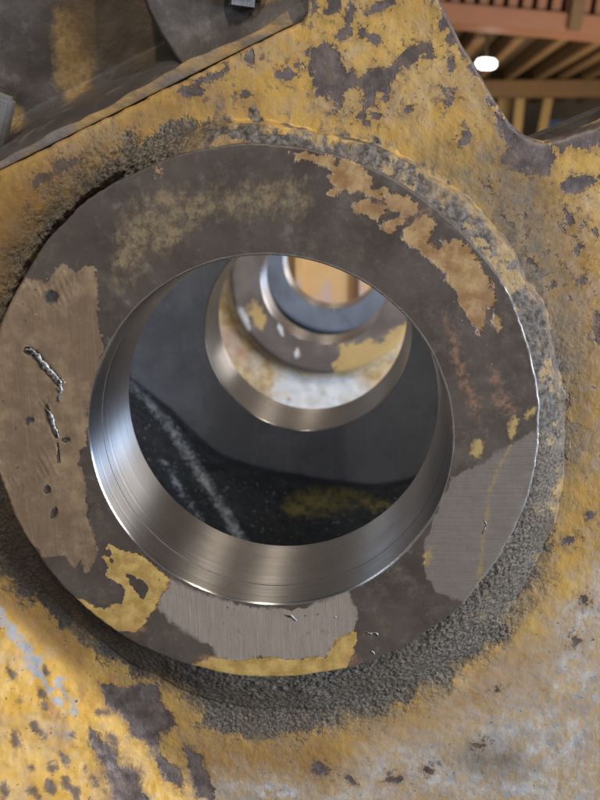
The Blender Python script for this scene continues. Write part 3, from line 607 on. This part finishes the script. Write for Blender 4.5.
def mat_dark():
    t = NT('dark_oxidised_steel')
    n1 = t.noise(18, 5); n2 = t.noise(120, 4, .65); n3 = t.noise(480, 4, .6)
    c = t.mix(t.ramp(n1, .3, .7), (0.125, 0.136, 0.162), (0.170, 0.182, 0.212))
    c = t.mix(t.ramp(n2, .60, .75, 0, .5), c, (0.13, 0.14, 0.155))
    scf = t.noise(1, 4, .7, t.map((420, 50, 30), (0, math.radians(58), 0)))
    c = t.mix(t.ramp(scf, .55, .72, 0, .5), c, (0.21, 0.225, 0.25))
    c = t.mix(t.ramp(t.noise(14, 4, .7), .45, .65, 0, .5), c, (0.075, 0.080, 0.092))
    pl = t.attr('oily')
    c = t.mix(pl, c, t.mix(n2, (0.045, 0.050, 0.058), (0.085, 0.092, 0.102)))
    spk = t.noise(330, 3, .6)
    c = t.mix(t.math('MULTIPLY', t.math('ADD', t.math('MULTIPLY', pl, .8), .2), t.ramp(spk, .62, .68)), c, (0.26, 0.29, 0.33))
    stn = t.ramp(t.math('ADD', t.attr('streak'), t.math('MULTIPLY', t.math('SUBTRACT', t.noise(230, 5, .75), .5), 22)), -2.5, 4.5)
    c = t.mix(t.math('MULTIPLY', stn, t.ramp(n2, .35, .6, .45, 1)), c, (0.60, 0.65, 0.72))
    mo = t.mask('moss', 9, 2.5, t.noise(110, 4, .7))
    c = t.mix(t.math('MULTIPLY', mo, t.ramp(n2, .38, .6, .2, .9)), c, (0.33, 0.285, 0.11))
    nrm = t.bump(t.math('MULTIPLY', n2, t.math('ADD', .12, pl)), .6, 0.002)
    return t.set(Base_Color=c, Roughness=t.mixf(pl, .46, .38), Metallic=.35, Normal=nrm)

def mat_far():
    t = NT('worn_far_lug_paint')
    n1 = t.noise(25, 5); n2 = t.noise(90, 4, .62)
    c = t.mix(t.ramp(n1, .35, .65), (0.085, 0.066, 0.055), (0.13, 0.104, 0.088))
    c = t.mix(t.mask('yel', 12, 1.2, n2), c, t.mix(n1, (0.30, 0.19, 0.065), (0.42, 0.29, 0.12)))
    c = t.mix(t.math('MULTIPLY', t.mask('white', 4, .8, n2), .85), c, (0.50, 0.48, 0.45))
    pl = t.attr('painted')
    pc = t.mix(t.ramp(n2, .35, .65), (0.30, 0.195, 0.085), (0.46, 0.34, 0.19))
    pc = t.mix(t.mask('pwhite', 22, 6, n1), pc, t.mix(n2, (0.40, 0.39, 0.38), (0.56, 0.54, 0.51)))
    pc = t.mix(t.math('MULTIPLY', t.mask('pred', 14, 4, n2), .6), pc, (0.33, 0.14, 0.10))
    pc = t.mix(t.ramp(n2, .62, .74, 0, .6), pc, (0.16, 0.115, 0.075))
    c = t.mix(pl, c, pc)
    return t.set(Base_Color=c, Roughness=.5, Normal=t.bump(n2, .3, .001))

def mat_bracket():
    t = NT('stained_brown_steel')
    n1 = t.noise(20, 5); n2 = t.noise(110, 4, .65); n3 = t.noise(420, 4, .6)
    c = t.mix(t.ramp(n1, .35, .68), (0.046, 0.037, 0.031), (0.085, 0.070, 0.060))
    c = t.mix(t.ramp(n2, .52, .75, 0, .6), c, (0.15, 0.132, 0.12))
    ye = t.ramp(t.math('ADD', t.attr('yel'), t.math('MULTIPLY', t.math('SUBTRACT', n2, .5), 14)), -3, 4)
    c = t.mix(t.math('MULTIPLY', ye, t.ramp(n3, .3, .6, .45, .95)), c, t.mix(n2, (0.24, 0.14, 0.04), (0.38, 0.25, 0.10)))
    br = t.ramp(t.math('ADD', t.attr('rust_shade'), t.math('MULTIPLY', t.math('SUBTRACT', n1, .5), 16)), -7, 7)  # cast shadow on the recessed face, painted in as brown
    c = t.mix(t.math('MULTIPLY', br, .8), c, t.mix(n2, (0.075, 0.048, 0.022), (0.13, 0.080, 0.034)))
    return t.set(Base_Color=c, Roughness=t.ramp(n2, .3, .7, .42, .62), Metallic=.1, Normal=t.bump(n2, .35, .0012, t.bump(n3, .3, .0005)))

def mat_edge_strip():
    t = NT('rusty_yellow_edge')
    n1 = t.noise(30, 5); n2 = t.noise(1, 4, .65, t.map((45, 60, 150), (0, math.radians(28), 0))); n3 = t.noise(300, 5, .6)
    c = t.mix(t.ramp(n2, .38, .62), (0.27, 0.16, 0.05), (0.13, 0.085, 0.045))
    c = t.mix(t.ramp(n1, .46, .60, 0, .9), c, t.mix(n3, (0.075, 0.060, 0.05), (0.15, 0.125, 0.11)))
    return t.set(Base_Color=c, Roughness=.55, Normal=t.bump(n2, .5, .0015, t.bump(n3, .4, .0006)))

M_PLATE = mat_plate(); M_BOSS = mat_boss(); M_BORE = mat_bore(); M_DARK = mat_dark(); M_FAR = mat_far()
M_BRACKET = mat_bracket(); M_STRIP = mat_edge_strip()
t = NT('torn_bright_steel'); n = t.noise(600, 4)
M_TORN = t.set(Base_Color=t.mix(t.ramp(n, .35, .65), (.12, .11, .10), (.40, .385, .37)), Metallic=1.0, Roughness=t.ramp(n, .3, .7, .38, .62), Normal=t.bump(n, .5, .0008))

# ------------------------------------------------------------------ near lug: plate, weld, boss ring, bore
def shoulder_dist(X, Z):
    ax, az, nx, nz, sl = SHOULDER
    return (X - ax) * nx + (Z - az) * nz
def shoulder_h(X, Z):
    d = shoulder_dist(X, Z); tt = np.maximum(d + 4, 0)
    return np.where(d > -4, SHOULDER[4] * (np.sqrt(tt * tt + 36) - 6), 0.0)
def plate_attrs(X, Z):
    D = DATA['plate']; a = {k: sdf(v, X, Z) for k, v in D.items()}
    a['shoulder'] = np.clip(shoulder_dist(X, Z), -20, 40)
    th = np.degrees(np.arctan2(Z, X)) % 360
    a['leftdark'] = sstep(185, 215, th) * (1 - sstep(245, 268, th))
    return a
def weld_scale(X, Z):
    """fine lumps, mm"""
    m = fbm(X * .09, Z * .09, 3, 77)
    return (fbm(X * .30, Z * .30, 3, 5) - .5) * 2.0 * sstep(.35, .65, m) + (fbm(X * 1.1, Z * 1.1, 2, 9) - .5) * .9 * sstep(.25, .6, 1 - m + .2)

near = empty('bored_lug', 'yellow painted steel lug nearest the camera with a freshly bored boss ring', 'machine lug', 'bored lugs in one line')

top = np.array(DATA['top'])
nc, nr = 620, 700
xs = np.linspace(-190, 175, nc); zt = np.interp(xs, top[:, 0], top[:, 1]); zb = -235.0
zt = zt + (fbm(xs * .25, xs * 0, 3, 3) - .5) * 1.2
s = np.linspace(0, 1, nr)[:, None]
X = np.broadcast_to(xs, (nr, nc)).copy(); Z = zb + (zt - zb) * s
Yd = YP - shoulder_h(X, Z)
at = plate_attrs(X, Z)
rr = np.hypot(X, Z)
grit_amt = sstep(-2, 4, at['grit'])
Yd = Yd - grit_amt * weld_scale(X, Z) * .45 * sstep(170, 140, rr)
Yd = Yd - (fbm(X * .05, Z * .05, 3, 21) - .5) * 1.2 - (fbm(X * .35, Z * .35, 3, 22) - .5) * .35
Yd = Yd - sstep(2, 10, at['shoulder']) * (fbm(X * .12, Z * .12, 3, 31) - .5) * 3.0
# cut-out under the boss ring so that the plate never shows in the bore
edge_dist = zt[None, :] - Z
Yd = Yd + np.where(edge_dist < 3, (3 - np.sqrt(np.maximum(0, 9 - (3 - np.minimum(edge_dist, 3)) ** 2))), 0)
# return over the top edge to the plate's thickness
k = 10
Xr = np.repeat(X[-1:, :], k, 0); Zr = np.repeat(Z[-1:, :], k, 0) + (fbm(xs[None, :] * .3, np.arange(k)[:, None] * .7, 2, 8) - .5) * .8
Yr = Yd[-1:, :] + (np.arange(1, k + 1)[:, None] / k) ** 1.5 * 38.0
attr_all = {kk: np.vstack([v, np.repeat(v[-1:, :], k, 0)]) for kk, v in at.items()}
XX, YY, ZZ = np.vstack([X, Xr]), np.vstack([Yd, Yr]), np.vstack([Z, Zr])
me = grid_mesh('plate', XX, YY, ZZ, False, attr_all)
import bmesh
bm = bmesh.new(); bm.from_mesh(me)
bmesh.ops.delete(bm, geom=[v for v in bm.verts if math.hypot(v.co.x, v.co.z) < 0.100], context='VERTS')
bm.to_mesh(me); bm.free()
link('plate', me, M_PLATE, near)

# weld bead: fillet running out from the boss to the plate, lumpy below, smoother above
na, nrad = 1100, 84
th = np.linspace(0, 2 * PI, na, endpoint=False)[None, :]; deg = np.degrees(th) % 360
wid = np.interp(deg, [0, 40, 80, 110, 130, 160, 190, 230, 270, 310, 340, 360], [15, 13, 11, 11, 12, 11, 14, 22, 30, 30, 22, 15])
hgt = np.interp(deg, [0, 60, 100, 125, 150, 190, 230, 270, 320, 360], [10, 11, 10, 6, 3, 3, 7, 9, 9, 10])
u = np.linspace(0, 1, nrad)[:, None] ** 1.15
wob = (fbm(th * 7 + 3, th * 0 + 2, 3, 41) - .5) * 6
def rim_radius(th):
    ox, oz, r0 = -4.0, 2.07, 114.2
    b_ = ox * np.cos(th) + oz * np.sin(th)
    return b_ + np.sqrt(r0 * r0 - ox * ox - oz * oz + b_ * b_)
r = rim_radius(th) - 3.0 + u * (wid + wob + 3.0)
X = r * np.cos(th); Z = r * np.sin(th)
lip = sstep(20, 40, (deg + 20) % 360) * (1 - sstep(105, 125, (deg + 20) % 360))
prof = (1 - u) * (1 + .55 * np.sin(np.minimum(u * PI, PI))) * (1 - lip) + lip * (1 - .45 * u) * (1 - sstep(.70, .88, u + .10 * (fbm(th * 16, th * 0, 3, 45) - .5)))
rough_amt = 0.16 + 0.84 * np.maximum(sstep(95, 112, deg) * (1 - sstep(150, 175, deg)) * 2.6, sstep(200, 225, deg) * (1 - sstep(330, 352, deg)))
lump = weld_scale(X, Z) * rough_amt * np.sin(np.clip(u * 1.15 + .12, 0, 1) * PI) ** .6
# torn groove between boss and weld at the upper left
gro = sstep(112, 125, deg) * (1 - sstep(150, 170, deg)) * np.exp(-((r - rim_radius(th) - 2.0) / 2.0) ** 2) * 7.0
H = hgt * prof + lump - gro - 1.4 * sstep(.86, 1, u)
ripple = np.sin(deg * 1.9 + 3 * fbm(th * 9, u * 2, 2, 4)) * .18 * (1 - rough_amt)
Y = YP - shoulder_h(X, Z) - np.maximum(H + ripple, -2.0)
me = grid_mesh('weld_bead', X, Y, Z, True, plate_attrs(X, Z))
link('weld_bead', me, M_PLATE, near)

# boss ring: its turned rim sits a little off the bore's centre
RB = 1.496 * R
na = 900; th = np.linspace(0, 2 * PI, na, endpoint=False)[None, :]
RT = rim_radius(th) + (fbm(th * 5.1, th * 0, 3, 61) - .5) * 2.0 + (fbm(th * 60, th * 0, 2, 62) - .5) * .5
v_ = np.concatenate([np.linspace(0, 1, 150), np.ones(6)])[:, None]
cut = np.concatenate([np.full(150, 1.2), [.7, .35, .1, 0, 0, 0]])[:, None]
rad = (R + .6) + (RT - cut - R - .6) * v_
yy = np.concatenate([np.zeros(150), [.08, .3, .8, 2.0, 8.0, 18.0]])[:, None]
X = rad * np.cos(th); Z = rad * np.sin(th); inset = RT - rad
B = DATA['boss']; at = {k: sdf(v, X, Z) for k, v in B.items()}
Y = yy + (fbm(X * .06, Z * .06, 3, 71) - .5) * .5 + sstep(-.3, .6, at['tan']) * .12 - sstep(-.5, .5, at['yel']) * .15 + sstep(-.6, .8, at['pit']) * .8
Y = np.where(rad <= R + 1.0, 0.0, Y * sstep(R + 1, R + 6, rad) )
Y = Y * sstep(.5, 3.0, inset) + yy
at['rim'] = np.broadcast_to(np.maximum(.62 * sstep(1.3, .5, inset) * sstep(-70, -20, -np.abs((np.degrees(th) + 180) % 360 - 180)), sstep(R + 1.3, R + .5, rad)), X.shape)
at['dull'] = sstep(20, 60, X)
link('boss_ring', grid_mesh('boss_ring', X, Y, Z, True, at), M_BOSS, near)

def bore(name, y0, y1, groove, parent):
    L = y1 - y0; g = y0 + groove * L
    ys = [(R + .62, y0, 0), (R, y0 + .6, 0)]
    for q in np.linspace(y0 + 1.0, g - .8, 10): ys.append((R, q, 0))
    ys += [(R, g - .55, 0), (R + .03, g - .40, 1), (R + .03, g + .40, 1), (R, g + .55, 0)]
    for q in np.linspace(g + .8, y1 - .9, 10): ys.append((R, q, 0))
    ys += [(R, y1 - .5, 0), (R + .5, y1, 0)]
    n = 384; p = np.array(ys)
    me = lathe(name, p[:, :2], n, {'groove': np.repeat(p[:, 2:3], n, 1)})
    o = link('bore_wall', me, M_BORE, parent); return o
bore('bore_near', 0.0, .795 * R, .28, near)
# inner face of the near plate round the bore (seen only from inside)
me = lathe('inner_face', [(R + .5, .795 * R), (105, .795 * R), (125, .795 * R)], 96, {k: np.zeros((3, 96)) for k in ('oily',)} | {k: np.full((3, 96), -CAP) for k in ('streak', 'moss')})
link('inner_face', me, M_DARK, near)

# torn gouges in the ground face
def gouge(pts, w, parent, seed):
    P = np.array(pts, float); L = np.r_[0, np.cumsum(np.linalg.norm(np.diff(P, axis=0), axis=1))]
    m = max(10, int(L[-1] / .5)); q = np.linspace(0, L[-1], m); x = np.interp(q, L, P[:, 0]); z = np.interp(q, L, P[:, 1])
    d = np.gradient(np.c_[x, z], axis=0); d /= np.linalg.norm(d, axis=1)[:, None] + 1e-9
    a = np.linspace(0, 2 * PI, 14, endpoint=False)
    tp = np.sin(np.linspace(.12, PI - .12, m)) ** .5
    wv = w * tp * (.35 + 1.3 * fbm(q * .6, q * 0 + seed, 3, seed))
    rr = wv[:, None] * (.6 + .8 * fbm(q[:, None] * 1.7, a[None, :] * 1.1, 3, seed + 3))
    off = rr * np.cos(a)[None, :]
    X = x[:, None] - d[:, 1:2] * off; Z = z[:, None] + d[:, 0:1] * off; Y = -rr * .55 * np.sin(a)[None, :] + .1
    link('gouge', grid_mesh('gouge', X, Y, Z, True), M_TORN, parent)
for i, (g, w) in enumerate(zip(DATA['gouge'], (1.35, 1.0, .8, .7, .5, .6, .4, .4))): gouge(g, w, near, i * 5 + 1)


# ------------------------------------------------------------------ bracket behind the upper left edge
brk = empty('stained_bracket', 'dark brown stained steel bracket behind the diagonal edge of the yellow plate', 'bracket')
tl = lambda x: np.interp(x, top[:5, 0], top[:5, 1])
# edge strip: a half-round bar lying along the diagonal edge
p0 = np.array([-190, np.interp(-190, top[:, 0], top[:, 1])]); 
xa = np.linspace(-175, 12, 240); za = np.interp(xa, top[:5, 0], top[:5, 1])
slope = (top[4, 1] - top[1, 1]) / (top[4, 0] - top[1, 0]); za = top[1, 1] + (xa - top[1, 0]) * slope
dirv = np.array([1, slope]) / math.hypot(1, slope); nrmv = np.array([-dirv[1], dirv[0]])
a = np.linspace(-.2 * PI, 1.05 * PI, 16)[:, None]
wv = 2.0 + (fbm(xa * .06, xa * 0, 3, 12) - .5) * 2.2 + sstep(-90, 0, xa) * .5
off = wv[None, :] * (1.05 - np.cos(a)); up_ = .9 * np.sign(np.sin(a)) * np.abs(np.sin(a)) ** .5 * 1.4 + (fbm(xa[None, :] * .12, a * .2, 3, 14) - .5) * .8
link('edge_strip', grid_mesh('edge_strip', xa[None, :] + nrmv[0] * off, YP + 1.8 - up_, za[None, :] + nrmv[1] * off), M_STRIP, brk)
# recessed face (left) and the nearer face (right) whose edge shades it
def bracket_attrs(X, Z):
    return {'yel': sdf([[(-96, 180), (-84, 176), (-79, 160), (-80, 146), (-90, 138), (-97, 146), (-98, 164)], [(-130, 130), (-112, 128), (-118, 142), (-130, 144)]], X, Z),
            'rust_shade': sdf([[(-92, 215), (-45, 215), (-40, 180), (-36, 158), (-60, 152), (-84, 160), (-92, 180)]], X, Z)}  # brown patch painted where the nearer face's shadow falls
bx = np.linspace(-200, 10, 220)[None, :]; v = np.linspace(0, 1, 170)[:, None]
zb_ = top[1, 1] + (bx - top[1, 0]) * slope - 6
X = np.broadcast_to(bx, (170, 220)); Z = zb_ + v * (230 - zb_)
dd = (X - xa[0]) * nrmv[0] + (Z - za[0]) * nrmv[1]
Y = YP + 4 + 40 * sstep(2, 26, dd) + (fbm(X * .04, Z * .04, 3, 51) - .5) * 4
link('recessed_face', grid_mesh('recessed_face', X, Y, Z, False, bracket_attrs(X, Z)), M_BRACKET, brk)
be = np.array(DATA['bracket_edge']); zz = np.linspace(128, 235, 150)[:, None]
o_ = np.argsort(be[:, 1]); xe = np.interp(zz, be[o_, 1], be[o_, 0])
w_ = np.concatenate([np.linspace(0, .12, 14), np.linspace(.13, 1, 90)])[None, :]
X = xe + (60 - xe) * w_; Z = np.broadcast_to(zz, X.shape); ed = (X - xe)
dd = (X - xa[0]) * nrmv[0] + (Z - za[0]) * nrmv[1]
Y = YP + 3 + 10 * sstep(0, 20, dd) + 40 * (1 - sstep(-1, 5, ed)) ** 2 + (fbm(X * .06, Z * .06, 3, 52) - .5) * 2.5
link('overlapping_face', grid_mesh('overlapping_face', X, Y, Z, False, {'yel': sdf([[(-2, 168), (6, 172), (10, 178), (-1, 175)]], X, Z), 'rust_shade': np.full(X.shape, -CAP)}), M_BRACKET, brk)
M_PALE = mat_plain('pale_bare_steel', (.17, .155, .14), .4, .3, .25, 60, .3)
o = link('tab', box_mesh('tab', .020, .010, .024, .0015), M_PALE, brk); o.location = (-.121, (YP + 18) / 1000, .131); o.rotation_euler = (.2, .35, .15)
o = link('block', box_mesh('block', .015, .014, .018, .003), M_PALE, brk); o.location = (-.0075, (YP + 8) / 1000, .178); o.rotation_euler = (.1, .1, .3)

# ------------------------------------------------------------------ the other lugs behind it on the same axis
def ring_with_plate(root, yb, recess, mat, keys, ext, flag, rim=None):
    n = 300; th = np.linspace(0, 2 * PI, n, endpoint=False)[None, :]
    RB = np.interp(np.degrees(th) % 360, rim[0], rim[1]) if rim else 1.496 * R + 0 * th
    rad = np.concatenate([R + .6 + 0 * th, R + 1 + (RB - 8 - R) * np.linspace(0, 1, 34)[:, None], RB - 5.5, RB - 4, RB - 2.6, RB - 1.5, RB - .7, RB - .2, RB, RB])
    yv = np.concatenate([[0], np.zeros(34), [0, .02, .06, .12, .2, .3, .5, recess + 2] if rim else [.15, .5, 1.1, 1.9, 3.0, 4.3, 5.8, recess + 2]])[:, None] + yb
    X = rad * np.cos(th); Z = rad * np.sin(th); Y = np.broadcast_to(yv, X.shape)
    D = DATA[keys]; at = {k: sdf(v, X, Z) for k, v in D.items()}; at[flag] = np.zeros(X.shape)
    link('boss_ring', grid_mesh('boss_ring', X, Y, Z, True, at), mat, root)
    rad = np.concatenate([RB - 3 + 13 * np.linspace(0, 1, 14)[:, None], RB + 12 + (np.maximum(ext, RB + 14) - RB - 12) * np.linspace(0, 1, 60)[:, None]])
    X = rad * np.cos(th); Z = rad * np.sin(th)
    fil = np.exp(-np.maximum(rad - RB, 0) / (13.0 if rim else 5.0)) * recess * (1.0 if rim else .7)
    Y = yb + recess - fil + (fbm(X * .08, Z * .08, 3, 6) - .5) * 2 * sstep(0, 10, rad - RB) + .3 * (1 - sstep(0, 3, rad - RB))
    at = {k: sdf(v, X, Z) for k, v in D.items()}; at[flag] = sstep(-1, 16, rad - RB + 8 * (fbm(X * .12, Z * .12, 3, 15) - .5)) if rim else np.ones(X.shape)
    link('plate', grid_mesh('plate', X, Y, Z, True, at), mat, root)
G = 'bored lugs in one line'
second = empty('bored_lug', 'dark blue grey inner lug just behind the nearest bore, second in line', 'machine lug', G)
ring_with_plate(second, 3.513 * R, 9, M_DARK, 'lug2', 196, 'oily', tuple(zip(*DATA['lug2_rim'])))
M_EAR = mat_plain('dark_brown_steel', (.085, .070, .058), .5, .2, .35, 60, .4)
def prism(name, poly, y0, y1, mat, parent, bev=.002):
    bm = bmesh.new(); vs = [bm.verts.new((x / 1000, y0 / 1000, z / 1000)) for x, z in poly]; fc = bm.faces.new(vs)
    ex = bmesh.ops.extrude_face_region(bm, geom=[fc]); bmesh.ops.translate(bm, vec=(0, (y1 - y0) / 1000, 0), verts=[g for g in ex['geom'] if isinstance(g, bmesh.types.BMVert)])
    bmesh.ops.recalc_face_normals(bm, faces=bm.faces); bmesh.ops.bevel(bm, geom=list(bm.edges), offset=bev, segments=3, affect='EDGES')
    me = bpy.data.meshes.new(name); bm.to_mesh(me); bm.free(); return link(name, me, mat, parent)
prism('ear', DATA['ear'][0], 190, 240, M_EAR, second, .0012)
bore('bore_second', 3.513 * R, 4.338 * R, .74, second)
third = empty('bored_lug', 'brown lug with yellow and white paint patches seen through the second bore', 'machine lug', G)
ring_with_plate(third, 8.24 * R, 18, M_FAR, 'lug3', 190, 'painted')
bore('bore_third', 8.24 * R, 9.02 * R, .28, third)
fourth = empty('bored_lug', 'blue grey lug with the smallest and farthest bore in line', 'machine lug', G)
DATA['lug4'] = {'streak': [], 'moss': []}
ring_with_plate(fourth, 12.08 * R, 14, M_DARK, 'lug4', 180, 'oily')
bore('bore_fourth', 12.08 * R, 12.9 * R, .74, fourth)

# unseen walls added to keep light out of the cavity behind the bore
def slab(name, a, b, thick, mat, root):
    """slab from point a to b in xz (mm) spanning y range"""
    (x0, z0), (x1, z1) = a, b; L = math.hypot(x1 - x0, z1 - z0)
    o = link(name, box_mesh(name, L / 1000, .20, thick / 1000, .001), mat, root)
    o.location = ((x0 + x1) / 2000, (.795 + 3.7) / 2 * R / 1000, (z0 + z1) / 2000); o.rotation_euler = (0, -math.atan2(z1 - z0, x1 - x0), 0)
M_CAV = mat_plain('oily_black_steel', (.035, .038, .044), .5, .3, .4, 60, .3)
cav = second
for a_, b_ in (((-230, -230), (230, -230)), ((230, -225), (230, 240)), ((-230, 240), (-230, -225))):
    slab('cavity_blocker', a_, b_, 10, M_CAV, cav)

# tan panel far behind the last bore
pan = empty('tan_panel', 'tan painted steel panel with pink grey bands seen through the farthest bore', 'panel', None, (-.03, 1.45, -.08))
M_TAN = NT('tan_paint_banded'); q = M_TAN.noise(1, 4, .6, M_TAN.map((22, 1, 2.5), (0, .12, 0)))
M_TAN = M_TAN.set(Base_Color=M_TAN.mix(M_TAN.ramp(q, .48, .58), M_TAN.mix(M_TAN.noise(30, 4), (.40, .225, .08), (.52, .33, .14)), (.40, .27, .22)), Roughness=.5)
link('sheet', box_mesh('sheet', .62, .02, .60, .004), M_TAN, pan)
for sx in (-.06, .075):
    o = link('rib', box_mesh('rib', .018, .03, .56, .003), M_TAN, pan); o.location = (sx, -.022, 0)

# ------------------------------------------------------------------ workshop behind the notch
M_ORANGE = mat_plain('red_oxide_girder', (.36, .155, .075), .6, 0, .2, 6)
M_WOOD = mat_plain('roof_timber', (.20, .115, .045), .7, 0, .35, 9)
M_WOODD = mat_plain('dark_roof_boards', (.085, .05, .022), .75, 0, .35, 5)
M_POST = mat_plain('yellow_timber_post', (.52, .34, .12), .6, 0, .2, 8)
M_GREYW = mat_plain('brown_back_wall', (.17, .12, .075), .8, 0, .4, 2)
M_BLUE = mat_plain('blue_paint', (.05, .10, .22), .5, 0, .2, 10)
t = NT('lamp_glow'); t.put(t.b.inputs['Emission Color'], (1, .97, .92)); t.put(t.b.inputs['Emission Strength'], 6.0); M_GLOW = t.set(Base_Color=(.9, .9, .88))
gd = empty('slotted_girder', 'red oxide slotted steel girder crossing the top right corner', 'girder', None, (1.25, 6.0, 1.23))
gd.rotation_euler = (0, math.radians(6.5), 0)
o = link('flange', box_mesh('flange', 3.2, .25, .13, .01), M_ORANGE, gd); o.location = (0, 0, -.02)
o = link('back_web', box_mesh('back_web', 3.2, .03, .5, .005), M_WOODD, gd); o.location = (0, .2, .28)
for k in range(26):
    o = link('bar', box_mesh('bar', .062, .08, .46, .006) if k == 0 else bar_me, M_ORANGE if k == 0 else None, gd)
    if k == 0: bar_me = o.data
    o.location = (-1.25 + k * .1, -.02, .27)
o = link('hanger', box_mesh('hanger', .085, .06, .62, .006), M_WOOD, gd); o.location = (.27, -.17, .24)
rf = empty('shed_roof', 'brown timber shed roof with parallel rafters above the notch', 'roof', None, (1.5, 9.1, 1.32))
o = link('boarding', box_mesh('boarding', 6, 5.4, .04, .005), M_WOODD, rf); o.location = (0, 0, .03)
for k in range(15):
    o = link('rafter', box_mesh('rafter', .10, 5.2, .13, .01) if k == 0 else raf_me, M_WOOD if k == 0 else None, rf)
    if k == 0: raf_me = o.data
    o.location = (-2.0 + k * .30 + .05 * math.sin(k * 7.3), 0, -.056 + .02 * math.sin(k * 3.1)); o.rotation_euler = (0, .12 * math.sin(k * 5.1), .012 * math.sin(k * 2.7))
cb = link('cross_beam', box_mesh('cross_beam', 6, .2, .17, .01), M_WOOD); cb.location = (1.6, 9.2, 1.12); cb.rotation_euler = (0, .02, 0)
tag(cb, 'brown timber cross beam below the rafters in the blurred background', 'beam')
for i, (x, y, w, tilt, lab) in enumerate(((1.80, 9.6, .10, .05, 'yellow timber post under the cross beam nearest the notch edge'), (2.05, 9.8, .10, .14, 'yellow timber post leaning to the right beside the blue locker'), (1.52, 10.2, .16, .22, 'short pale post partly hidden by the yellow plate edge'))):
    p = link('timber_post', box_mesh('timber_post', w, w, 2.6, .012), M_POST); p.location = (x, y, -.1); p.rotation_euler = (0, tilt, 0)
    tag(p, lab, 'post', 'posts in the workshop behind the notch')
bl = empty('blue_locker', 'blue painted locker standing behind the posts in the background', 'locker', None, (2.42, 10.2, -.2))
link('body', box_mesh('body', .34, .3, 2.1, .01), M_BLUE, bl)
o = link('door', box_mesh('door', .30, .02, 2.0, .006), M_BLUE, bl); o.location = (0, -.165, 0)
bw = link('back_wall', box_mesh('back_wall', 9, .1, 5, .01), M_GREYW); bw.location = (2, 12.5, .2); bw['kind'] = 'structure'
lp = empty('ceiling_lamp', 'bright white lamp hanging under the rafters beside the plate edge', 'lamp', None, (1.02, 6.5, 1.02))
n_ = 20; pr = [(1, -95), (35, -92), (58, -70), (66, -30), (66, 40), (50, 75), (20, 92), (1, 95)]
o = link('glass', lathe('glass', pr, 24), M_GLOW, lp); o.rotation_euler = (math.radians(8), math.radians(-28), math.radians(60)); o.scale = (.62, .85, .62)
o = link('stem', box_mesh('stem', .02, .02, .2, .002), M_WOODD, lp); o.location = (0, 0, .15)
